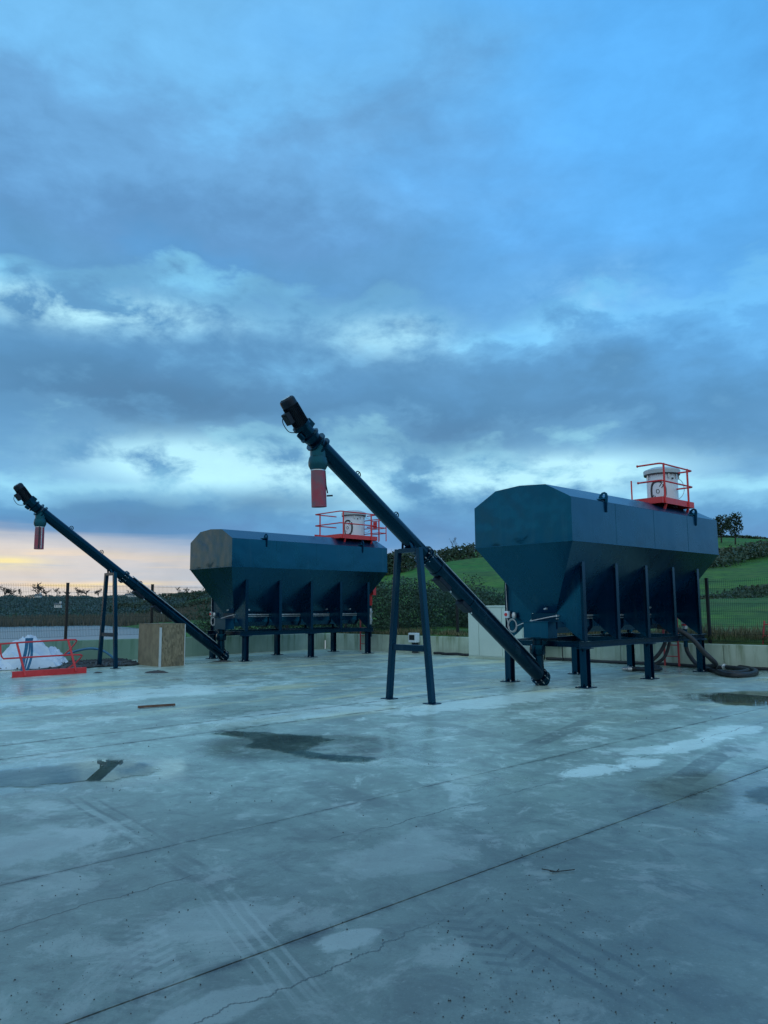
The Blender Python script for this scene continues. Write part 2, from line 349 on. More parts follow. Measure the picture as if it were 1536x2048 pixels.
for q_, ru, rv, am in (((1190, 1541), .55, .34, .75), ((1275, 1524), .5, .25, .7), ((1385, 1490), .9, .24, .6), ((1300, 1500), .5, .2, .5), ((1460, 1462), .9, .3, .55), ((690, 1882), .20, .12, .7), ((60, 1690), .9, .5, .45),
                       ((620, 1425), 2.4, .7, .55), ((1000, 1400), 3.0, .8, .5), ((250, 1390), 4.0, 1.2, .5), ((440, 1835), .45, .3, .4), ((830, 1700), .8, .4, .35), ((430, 2020), .35, .14, .5)):
    Q_ = gnd(*q_); U_, V_ = yuv(Q_); e_ = ((u - U_) * (1 / ru)).pw(2.0) + ((v - V_) * (1 / rv)).pw(2.0)
    c = mix(nt_, (e_ * -1.0 + rg_ + 0.9).ss(0.0, 0.55) * am, c, (0.40, 0.47, 0.45))
pale = noise(nt_, comb(nt_, u * 0.8, v * 0.9, 2.0), 1.0, 9, 0.70, 0.5)
c = mix(nt_, (pale + (fine - 0.5) * 0.2).ss(0.55, 0.62, 0, 0.42), c, (0.36, 0.41, 0.39))
# mineral-yellow wash under the far machines, pale laitance patches
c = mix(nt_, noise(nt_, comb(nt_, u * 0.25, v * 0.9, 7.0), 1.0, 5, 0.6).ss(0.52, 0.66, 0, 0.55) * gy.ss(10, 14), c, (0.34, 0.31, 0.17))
# dark damp margin toward the camera's right
dampn = (noise(nt_, p, 0.22, 6, 0.6, 0.5) + (v * -0.055 + 0.19)).ss(0.45, 0.75)
c = mix(nt_, dampn * 0.55, c, (0.082, 0.096, 0.092))
c = mix(nt_, ((gy + (big - 0.5) * 5.0).ss(4.2, 9.5, 0.0, 0.85)), c, mix(nt_, 1.0, c, (2.55, 2.75, 2.7), 'MULTIPLY'))   # base colour lightened with distance, in place of the grazing wet sheen
# cracks and joints staining
wob = (noise(nt_, comb(nt_, u, 0.0, 4.0), 0.9, 8, 0.62) - 0.5) * 0.55
crk = ((v - 4.47 + wob).abs()).ss(0.002, 0.009, 0.75, 0.0) * noise(nt_, uv, 0.8, 2).ss(0.4, 0.5)
wob2 = (noise(nt_, comb(nt_, u, 0.0, 9.0), 1.3, 8, 0.66) - 0.5) * 0.5
crk2 = ((v - 2.95 + wob2).abs()).ss(0.002, 0.008, 0.7, 0.0) * u.ss(2.6, 3.4, 1.0, 0.0)
jst = None
for jv, jw in ((3.29, 0.10), (5.14, 0.08), (9.35, 0.12), (10.26, 0.12)):
    g_ = gauss(v + (fine - 0.5) * 0.10 + (grain - 0.5) * 0.03, jv, jw * 0.42) * 0.95
    jst = g_ if jst is None else jst.mx(g_)
c = mix(nt_, jst * (fine.ss(0.38, 0.6) * 0.8 + 0.1) * noise(nt_, uv, 1.4, 4, 0.6).ss(0.36, 0.58, 0.25, 1.0), c, (0.035, 0.042, 0.045))
cr = crk.mx(crk2)
c = mix(nt_, cr, c, (0.025, 0.028, 0.03))
c = mix(nt_, grain.ss(0.56, 0.72, 0, 0.55), c, (0.075, 0.085, 0.08))
c = mix(nt_, grain.ss(0.44, 0.30, 0, 0.3), c, (0.33, 0.38, 0.355))
# wet halo round the standing water
wet = None
for cxy, sg in (((sum(q.x for q in P) / len(P), sum(q.y for q in P) / len(P)), 1.1) for P in PUDDLES):
    ddx, ddy = gx - cxy[0], gy - cxy[1]
    d2 = (ddx * ddx * 0.7 + ddy * ddy * 1.2) * (-1.0 / (sg * sg))
    e = d2.fn('EXPONENT'); wet = e if wet is None else wet.mx(e)
wet = (wet + (med - 0.5) * 0.7).ss(0.25, 0.6)
wetall = (wet * 0.8).mx((big + (med - 0.5) * 0.5).ss(0.50, 0.66, 0.0, 0.55))
c = mix(nt_, wetall * 0.3, c, (0.075, 0.085, 0.082))
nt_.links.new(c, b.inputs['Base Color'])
rg = (fine * 0.20 + med * 0.2 + 0.18) * (wetall * -0.88 + 1.0)
nt_.links.new(rg.mx(0.03).o, b.inputs['Roughness'])
hgt = fine * 0.5 + med * 0.8 + grain * 0.25 - cr * 1.2
bn = bump(nt_, b, hgt, 0.28, 0.012)
nt_.links.new(((wetall * -0.92 + 1.0) * gy.ss(3.0, 16.0, 0.30, 0.06)).o, bn.inputs['Strength'])
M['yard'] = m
M['subbase'] = varied('joint_dirt', (0.004, 0.006, 0.008), (0.012, 0.015, 0.018), 3, (0.8, 0.95))
# standing water: clear film, mirror by Fresnel
m = bpy.data.materials.new('puddle_water'); m.use_nodes = True; nt_ = m.node_tree; nt_.nodes.clear()
fr = nt_.nodes.new('ShaderNodeFresnel'); fr.inputs[0].default_value = 1.5
tr = nt_.nodes.new('ShaderNodeBsdfTransparent'); tr.inputs[0].default_value = (0.92, 0.94, 0.94, 1)
cl = nt_.nodes.new('ShaderNodeBsdfTransparent')
gl = nt_.nodes.new('ShaderNodeBsdfGlossy'); gl.inputs['Roughness'].default_value = 0.0
at_ = nt_.nodes.new('ShaderNodeAttribute'); at_.attribute_name = 'film'; p = geopos(nt_)
film = S(nt_, at_.outputs['Fac']) + (noise(nt_, p, 2.6, 7, 0.65) - 0.5) * 0.55 + (noise(nt_, p, 14.0, 4, 0.7) - 0.5) * 0.16
ff = film.ss(-0.03, 0.07)
mx_ = nt_.nodes.new('ShaderNodeMixShader'); m2_ = nt_.nodes.new('ShaderNodeMixShader'); om = nt_.nodes.new('ShaderNodeOutputMaterial')
nt_.links.new(fr.outputs[0], mx_.inputs[0]); nt_.links.new(tr.outputs[0], mx_.inputs[1]); nt_.links.new(gl.outputs[0], mx_.inputs[2])
nt_.links.new(ff.o, m2_.inputs[0]); nt_.links.new(cl.outputs[0], m2_.inputs[1]); nt_.links.new(mx_.outputs[0], m2_.inputs[2]); nt_.links.new(m2_.outputs[0], om.inputs[0])
M['puddle'] = m

# ------------------------------------------------------------------ mesh helpers
class MB:
    def __init__(s): s.v, s.f = [], []
    def add(s, vs, fs):
        o = len(s.v); s.v += [tuple(q) for q in vs]; s.f += [tuple(i + o for i in f) for f in fs]; return s
    def box(s, c, d, rot=None):
        c = Vector(c); h = Vector(d) * 0.5; vs = []
        for sx in (-1, 1):
            for sy in (-1, 1):
                for sz in (-1, 1):
                    q = Vector((sx * h.x, sy * h.y, sz * h.z)); vs.append(c + (rot @ q if rot else q))
        return s.add(vs, [(0,1,3,2),(4,6,7,5),(0,4,5,1),(2,3,7,6),(0,2,6,4),(1,5,7,3)])
    def bar(s, p0, p1, w, h, up=(0, 0, 1)):
        p0, p1 = Vector(p0), Vector(p1); z = (p1 - p0); L = z.length; z.normalize()
        up = Vector(up)
        if abs(z.dot(up)) > 0.98: up = Vector((1, 0, 0))
        x = up.cross(z).normalized(); y = z.cross(x)
        return s.box((p0 + p1) / 2, (w, h, L), Matrix((x, y, z)).transposed())
    def cyl(s, p0, p1, r0, r1=None, n=16, caps=True):
        r1 = r0 if r1 is None else r1
        return s.lathe(p0, p1, [(0, r0), (1, r1)], n, caps)
    def lathe(s, p0, p1, prof, n=24, caps=True):
        p0, p1 = Vector(p0), Vector(p1); z = (p1 - p0); L = z.length; z.normalize()
        a = Vector((0, 0, 1)) if abs(z.z) < 0.9 else Vector((1, 0, 0))
        x = a.cross(z).normalized(); y = z.cross(x); vs = []; fs = []
        for t, r in prof:
            for i in range(n):
                an = 2 * math.pi * i / n; vs.append(p0 + z * (t * L) + (x * math.cos(an) + y * math.sin(an)) * r)
        for j in range(len(prof) - 1):
            for i in range(n):
                k = (i + 1) % n; fs.append((j*n+i, j*n+k, (j+1)*n+k, (j+1)*n+i))
        if caps: fs.append(tuple(range(n - 1, -1, -1))); fs.append(tuple((len(prof)-1)*n + i for i in range(n)))
        return s.add(vs, fs)
    def tube(s, pts, r, n=8, closed=False):
        pts = [Vector(p) for p in pts]; m = len(pts); vs = []; fs = []; prev = None
        rr = r if isinstance(r, (list, tuple)) else [r] * m
        for i, p in enumerate(pts):
            if closed: t = pts[(i + 1) % m] - pts[i - 1]
            else: t = pts[min(i + 1, m - 1)] - pts[max(i - 1, 0)]
            t.normalize()
            if prev is None: a = Vector((0, 0, 1)) if abs(t.z) < 0.9 else Vector((1, 0, 0))
            else: a = prev
            x = (a - t * a.dot(t)).normalized(); prev = x; y = t.cross(x)
            for k in range(n):
                an = 2 * math.pi * k / n; vs.append(p + (x * math.cos(an) + y * math.sin(an)) * rr[i])
        for i in range(m if closed else m - 1):
            for k in range(n):
                l = (k + 1) % n; j = (i + 1) % m; fs.append((i*n+k, i*n+l, j*n+l, j*n+k))
        if not closed: fs.append(tuple(range(n - 1, -1, -1))); fs.append(tuple((m-1)*n + k for k in range(n)))
        return s.add(vs, fs)
    def prism(s, poly, axis, a, b):
        """poly in the two axes other than 'axis', extruded from a to b along it"""
        def P(q, w):
            if axis == 0: return (w, q[0], q[1])
            if axis == 1: return (q[0], w, q[1])
            return (q[0], q[1], w)
        n = len(poly); vs = [P(q, a) for q in poly] + [P(q, b) for q in poly]
        fs = [tuple(range(n - 1, -1, -1)), tuple(range(n, 2 * n))] + [(i, (i + 1) % n, n + (i + 1) % n, n + i) for i in range(n)]
        return s.add(vs, fs)
    def build(s, name, m, parent=None, smooth=None, bevel=0, **props):
        me = bpy.data.meshes.new(name); me.from_pydata(s.v, [], s.f); me.validate()
        bm = bmesh.new(); bm.from_mesh(me); bmesh.ops.recalc_face_normals(bm, faces=bm.faces); bm.to_mesh(me); bm.free()
        if smooth:
            me.polygons.foreach_set('use_smooth', [True] * len(me.polygons)); me.set_sharp_from_angle(angle=R_(smooth))
        me.materials.append(m if not isinstance(m, str) else M[m])
        o = bpy.data.objects.new(name, me); COL.objects.link(o)
        if parent: o.parent = parent
        if bevel:
            bv = o.modifiers.new('bevel', 'BEVEL'); bv.width = bevel; bv.segments = 2; bv.limit_method = 'ANGLE'; bv.angle_limit = R_(25); bv.harden_normals = False
        for k_, v_ in props.items(): o[k_] = v_
        return o
def npmesh(name, V, F, m, parent=None, **props):
    V = np.asarray(V, np.float32); F = np.asarray(F, np.int32); k_ = F.shape[1]
    me = bpy.data.meshes.new(name); me.vertices.add(len(V)); me.vertices.foreach_set('co', V.ravel())
    me.loops.add(F.size); me.loops.foreach_set('vertex_index', F.ravel())
    me.polygons.add(len(F)); me.polygons.foreach_set('loop_start', np.arange(0, F.size, k_, dtype=np.int32))
    try: me.polygons.foreach_set('loop_total', np.full(len(F), k_, dtype=np.int32))
    except Exception: pass
    me.update(calc_edges=True); me.materials.append(M[m] if isinstance(m, str) else m)
    o = bpy.data.objects.new(name, me); COL.objects.link(o)
    if parent: o.parent = parent
    for a_, b_ in props.items(): o[a_] = b_
    return o
def tag(o, label=None, cat=None, group=None, kind=None):
    if label: o['label'] = label
    if cat: o['category'] = cat
    if group: o['group'] = group
    if kind: o['kind'] = kind
    return o
def empty(name, loc, rz=0.0):
    o = bpy.data.objects.new(name, None); COL.objects.link(o); o.location = loc; o.rotation_euler = (0, 0, rz); o.empty_display_size = 0.3
    return o
def copy_tree(o, parent=None):
    c = o.copy(); COL.objects.link(c)
    if parent: c.parent = parent
    for ch in list(o.children): copy_tree(ch, c)
    return c
def spline(pts, n=6):
    P = [Vector(p) for p in pts]; out = []
    for i in range(len(P) - 1):
        a, b_, c_, d = P[max(i-1, 0)], P[i], P[i+1], P[min(i+2, len(P)-1)]
        for k_ in range(n):
            t = k_ / n; out.append(0.5 * ((2*b_) + (c_-a)*t + (2*a-5*b_+4*c_-d)*t*t + (3*b_-a-3*c_+d)*t**3))
    out.append(P[-1]); return out
def leaves(P, size, flat=0.0, asp=0.6):
    """one quad per point, randomly turned; returns verts, faces"""
    P = np.asarray(P, float); n = len(P)
    a = rng.normal(size=(n, 3)); a[:, 2] *= (1 - flat); a /= np.linalg.norm(a, axis=1)[:, None]
    t = rng.normal(size=(n, 3)); b_ = np.cross(a, t); b_ /= np.linalg.norm(b_, axis=1)[:, None]
    sz = (size if np.ndim(size) else np.full(n, size)) * rng.uniform(0.6, 1.3, n)
    a = a * sz[:, None]; b_ = b_ * (sz * asp)[:, None]
    V = np.stack([P - a, P + b_ * 0.9 - a * 0.1, P + a, P - b_ * 0.9 + a * 0.1], 1).reshape(-1, 3)
    return V, np.arange(4 * n).reshape(n, 4)

# ------------------------------------------------------------------ ground, terrain, water
WC = Vector((-2.43, 31.4, 0))                                  # inner corner of the retaining wall
DL = Vector((-.70711, -.70711, 0)); DR = Vector((.70711, -.70711, 0))
LW, RW = 26.0, 26.0
UC, VC = yuv(WC)
yard = MB().add([(-60, -28, -.12), (60, -28, -.12), (WC.x + 60, -28, -.12), (WC.x, 31.4, -.12), (WC.x - 60, -28, -.12)], [(0, 1, 2, 3, 4)]).build('concrete_yard', 'subbase')
yard['kind'] = 'structure'
# slabs clipped by the wall lines (u <= uc on the right wall side, v <= vc on the left wall side) in bay coordinates
def clip(poly, p, n):
    out = []
    for i in range(len(poly)):
        a, b_ = poly[i], poly[(i + 1) % len(poly)]
        da, db = (a - p).dot(n), (b_ - p).dot(n)
        if da <= 0: out.append(a)
        if (da < 0) != (db < 0): out.append(a + (b_ - a) * (da / (da - db)))
    return out
vb = [-22, -14, -8, -3, 0.7, 3.29, 5.14, 9.35, 10.26, 14.2, 18.4, 22.6, 27.0]
ub = [-24, 12.6, 26.5]
J = 0.0055
for i in range(len(vb) - 1):
    off = (i * 37 % 5) * 0.9 - 1.2
    for j in range(len(ub) - 1):
        u0, u1 = ub[j] + (off if j else 0), ub[j + 1] + off
        poly = [yxy(u0 + J*.4, vb[i] + J), yxy(u1 - J*.4, vb[i] + J), yxy(u1 - J*.4, vb[i + 1] - J), yxy(u0 + J*.4, vb[i + 1] - J)]
        poly = clip(poly, WC, Vector((-.70711, .70711, 0)))
        if len(poly) < 3: continue
        poly = clip(poly, WC, Vector((.70711, .70711, 0)))
        if len(poly) < 3: continue
        dz = ((i * 7 + j * 3) % 3 - 1) * 0.0008
        n_ = len(poly)
        mb = MB(); mb.add([(q.x, q.y, dz) for q in poly] + [(q.x, q.y, -.1) for q in poly],
            [tuple(range(n_))] + [(a, a + n_, (a + 1) % n_ + n_, (a + 1) % n_) for a in range(n_)])
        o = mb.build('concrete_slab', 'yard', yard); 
def pud_sd(P, x, y):
    """signed distance (positive inside) of points to a polygon, numpy"""
    n_ = len(P); d = np.full(x.shape, 1e9); ins = np.zeros(x.shape, bool)
    for i in range(n_):
        ax_, ay_, bx_, by_ = P[i].x, P[i].y, P[(i + 1) % n_].x, P[(i + 1) % n_].y
        ex, ey = bx_ - ax_, by_ - ay_; t = np.clip(((x - ax_) * ex + (y - ay_) * ey) / (ex * ex + ey * ey + 1e-12), 0, 1)
        d = np.minimum(d, np.hypot(x - ax_ - t * ex, y - ay_ - t * ey))
        cond = (ay_ > y) != (by_ > y); xi = ax_ + (y - ay_) * ex / (ey if abs(ey) > 1e-9 else 1e-9); ins ^= cond & (x < xi)
    return np.where(ins, d, -d)
for P in PUDDLES:
    P = spline(P + [P[0]], 4)[:-1]; st_ = .045
    xs = np.arange(min(q.x for q in P) - .3, max(q.x for q in P) + .3, st_); ys = np.arange(min(q.y for q in P) - .3, max(q.y for q in P) + .3, st_)
    XX, YY = np.meshgrid(xs, ys, indexing='ij'); sd_ = pud_sd(P, XX, YY); keep = sd_ > -.24; idx = -np.ones(XX.shape, int); idx[keep] = np.arange(keep.sum())
    V = np.stack([XX[keep], YY[keep], np.full(keep.sum(), .004)], 1)
    q4 = np.stack([idx[:-1, :-1], idx[1:, :-1], idx[1:, 1:], idx[:-1, 1:]], -1).reshape(-1, 4); q4 = q4[(q4 >= 0).all(1)]
    o = npmesh('puddle', V, q4, 'puddle', kind='structure')
    at_ = o.data.attributes.new('film', 'FLOAT', 'POINT'); at_.data.foreach_set('value', sd_[keep].astype(np.float32))

def wall_r(az):
    d = Vector((math.sin(az), math.cos(az), 0)); r = []
    for D in (DL, DR):
        # WC + D*s = d*t
        det = d.x * -D.y + d.y * D.x
        if abs(det) < 1e-6: continue
        t = (WC.x * -D.y + WC.y * D.x) / det; s_ = (d.x * WC.y - d.y * WC.x) / det
        if t > 0 and s_ >= -0.01: r.append(t)
    return min(r) if r else 90.0
RK = [0, 30, 45, 60, 80, 110, 130, 158, 180, 215, 260, 350, 450, 600, 1000, 2500]
TP = {  # azimuth(deg): heights at the knots
 -100: [.8,.45,-.7,-1.6,-1.5,-2.6,-2.6,-2.8,-2.15,-1.5,-.5,4,8,8,6,6],
 -40:  [.8,.45,-.7,-1.6,-2.6,-2.6,-2.6,-2.8,-2.15,-1.7,-1.4,3,8,8,6,6],
 -27:  [.75,.45,-.7,-1.6,-2.6,-2.6,-2.6,-2.8,-2.15,-1.7,-1.4,3,7.6,7.6,6,6],
 -20:  [.74,.45,-.7,-1.6,-2.6,-2.6,-2.6,-2.8,-2.15,-1.7,-1.2,3.5,8,7.6,6,6],
 -17:  [.73,.45,-.7,-1.6,-2.4,-2.4,-2.2,-1.7,-1.4,-1.2,-.4,6.8,8,7,6,6],
 -13:  [.70,.45,-.7,-1.6,-1.5,-1.4,-1.2,-1.0,-.6,.4,2.4,8.4,8.6,7,6,6],
 -4:   [.65,.66,.5,.2,.2,.8,1.6,2.8,4,6,8,11,11,9,8,8],
 0:    [.63,.66,.7,1.2,3.0,5.8,7.6,8.2,8.4,8.6,9,10,10,9,8,8],
 5:    [.63,.7,.9,1.8,4.0,7.4,9.2,12.0,12.6,12.8,12,11,10,9,8,8],
 8:    [.63,.7,1.0,2.0,4.2,7.6,9.8,13.2,14.6,15.2,14,12,10,9,8,8],
 16:   [.63,.75,1.2,2.2,4.0,7.3,9.6,13.0,15.6,18.0,17.5,15,12,10,8,8],
 24:   [.63,.8,1.4,2.3,3.4,6.6,8.8,12.2,15.4,18.7,18,14,12,10,8,8],
 28:   [.63,.8,1.5,2.5,3.6,6.6,8.7,11.8,14.6,17.2,17,14,12,10,8,8],
 45:   [.63,.8,1.5,2.3,3.4,5.4,6.8,8.8,10.2,11.5,12,11,10,9,8,8],
 62:   [.63,.8,1.3,1.8,2.4,3.2,3.8,4.6,5.2,6,6.5,7,7,7,7,7],
 100:  [.63,.8,1.2,1.6,2,2.6,3,3.6,4,4.5,5,6,6,6,6,6]}
TA = sorted(TP); TH = np.array([TP[a] for a in TA])
def terr(azd, r):
    row = [np.interp(azd, TA, TH[:, k_]) for k_ in range(len(RK))]
    z = float(np.interp(r, RK, row))
    return z
def terr_xy(x, y): return terr(math.degrees(math.atan2(x, y)), math.hypot(x, y))
azs = list(np.concatenate([np.arange(-100, -32, 4), np.arange(-32, 32, 0.5), np.arange(32, 101, 4)]))
frac = np.concatenate([np.linspace(0, 1, 26) ** 1.6 * 0.10, 0.10 + 0.90 * np.linspace(0.04, 1, 24) ** 2.2])
V = []; nr = 64
for a in azs:
    r0 = wall_r(R_(a)) + 0.06
    pw_ = Vector((math.sin(R_(a)), math.cos(R_(a)), 0)) * (r0 - .06); wt_ = .60 + (.18 * min(1, (pw_ - WC).length / 26) if pw_.x < WC.x else 0)
    rr = np.concatenate([r0 + np.linspace(0, 1, 40) ** 1.5 * (215 - r0), np.geomspace(225, 2500, nr - 40)])
    for r in rr:
        z = terr(a, r); x, y = math.sin(R_(a)) * r, math.cos(R_(a)) * r
        q = Vector((x, y, 0)); w = min(1.0, max(0, (r - r0) / 25))
        z += mnoise.fractal(q * 0.03, 1.0, 2.0, 3) * 0.7 * w * (0.3 if z < -0.5 else 1) + mnoise.noise(q * 0.9) * 0.05 * min(1, (r - r0) + .1)
        e_ = min(1, (r - r0) / 2.5); z = z * e_ + (wt_ - (.25 if r - r0 < .05 else 0)) * (1 - e_)
        V.append((x, y, z))
F = [(i*nr+j, i*nr+j+1, (i+1)*nr+j+1, (i+1)*nr+j) for i in range(len(azs)-1) for j in range(nr-1)]
o = npmesh('pasture_hills', V, [f[::-1] for f in F], 'pasture', kind='structure'); o.data.polygons.foreach_set('use_smooth', [True] * len(o.data.polygons))
MB().add([(-2500, -28, -.4), (-2500, -2500, -.4), (2500, -2500, -.4), (2500, -28, -.4)], [(0, 1, 2, 3)]).build('ground', 'pasture', kind='structure')
lk = []
for a in np.arange(-60, -10.5, 1.0): lk.append((math.sin(R_(a)), math.cos(R_(a))))
MB().add([(c_[0] * 55, c_[1] * 55, -2.0) for c_ in lk] + [(c_[0] * 192, c_[1] * 192, -2.0) for c_ in lk],
         [(i, i + 1, len(lk) + i + 1, len(lk) + i) for i in range(len(lk) - 1)]).build('lake', 'lake', kind='structure')

# ------------------------------------------------------------------ retaining walls and mesh fences
def wall(D, L, h0, h1, label):
    n = Vector((-D.y, D.x, 0)); n = n if n.dot(WC) > 0 else -n
    root = empty('retaining_wall', WC, 0); tag(root, label, 'wall', 'concrete retaining walls')
    a = 0.0; k_ = 0
    while a < L:
        b_ = min(L, a + 2.4 + (k_ % 3) * 0.25); za, zb = h0 + (h1 - h0) * a / L, h0 + (h1 - h0) * b_ / L
        p, q = D * (a + .006), D * (b_ - .006); t = n * 0.2; jog = n * (0.004 * ((k_ * 5) % 3))
        vs = [p + jog, q + jog, q + t, p + t]
        mb = MB().add([(w.x, w.y, 0.0) for w in vs] + [(vs[0].x, vs[0].y, za), (vs[1].x, vs[1].y, zb), (vs[2].x, vs[2].y, zb), (vs[3].x, vs[3].y, za)],
            [(0,1,2,3),(4,5,6,7),(0,1,5,4),(1,2,6,5),(2,3,7,6),(3,0,4,7)])
        mb.build('wall_panel', 'wall', root, bevel=0.012); a = b_; k_ += 1
    return root
wall(DL, LW, 0.62, 0.80, 'low green-stained concrete retaining wall along the lake side of the yard')
wall(DR, RW, 0.62, 0.63, 'low grey concrete retaining wall below the green hillside, behind the right silo')
def fence(D, start, L, label, base):
    n = Vector((-D.y, D.x, 0)); n = n if n.dot(WC) > 0 else -n
    root = empty('mesh_fence', WC + n * 0.45, 0); tag(root, label, 'fence', 'welded mesh fences above the walls')
    st = 2.93; s0 = start; proto = None; rotz = math.atan2(D.y, D.x)
    while s0 < L:
        p = D * s0
        po = MB().box((0, 0, .86), (.075, .075, 1.86)).box((0, 0, 1.795), (.085, .085, .012)).build('fence_post', 'post', root); po.location = (p.x, p.y, base - .02); po.rotation_euler.z = rotz
        if proto is None:
            mb = MB(); ln = st - .1
            for i in range(int(ln / .05) + 1): mb.bar((.05 + i * .05, 0, .05), (.05 + i * .05, 0, 1.72), .0042, .0042)
            for i in range(9):
                for y_ in (-.006, .006): mb.bar((.05, y_, .06 + i * .2), (.05 + ln, y_, .06 + i * .2), .0055, .0055)
            proto = pn = mb.build('mesh_panel', 'wire', root); 
        else:
            pn = proto.copy(); COL.objects.link(pn)
        pn.location = (p.x, p.y, base + .02); pn.rotation_euler.z = rotz; pn['kind'] = 'stuff'
        s0 += st
    return root
def s_at(px, D):   # distance along a wall at which a fence post stands behind pixel column px (on the horizon)
    r = ray(px, 1230); n = Vector((-D.y, D.x, 0)); n = n if n.dot(WC) > 0 else -n
    c = WC + n * .45; det = r.x * -D.y + r.y * D.x
    t = (c.x * -D.y + c.y * D.x) / det; return (r * t - c).to_2d().dot(D.to_2d())
sL = s_at(133, DL); sR = s_at(1417, DR)
fence(DL, sL - 2.93 * int(sL / 2.93), LW, 'dark mesh fence between the yard wall and the lake', .72)
fence(DR, sR - 2.93 * int(sR / 2.93), RW, 'dark mesh fence between the yard wall and the green hillside', .60)

# pipe lying along the foot of the right wall
for a, b_, lab in ((6.0, 9.2, 'black pipe lying along the wall foot left of the beige cabinet'), (10.6, 22.0, 'thin dark pipe lying along the wall foot behind the right silo')):
    p = WC + DR * a + Vector((-.1, -.1, .05)); q = WC + DR * b_ + Vector((-.1, -.1, .05))
    tag(MB().tube([p + (q - p) * (i / 12) + Vector((0, 0, 0.012 * math.sin(i * 2.1))) for i in range(13)], 0.045, 8).build('drain_pipe', 'rubber', None, 40), lab, 'pipe', 'pipes along the wall foot')

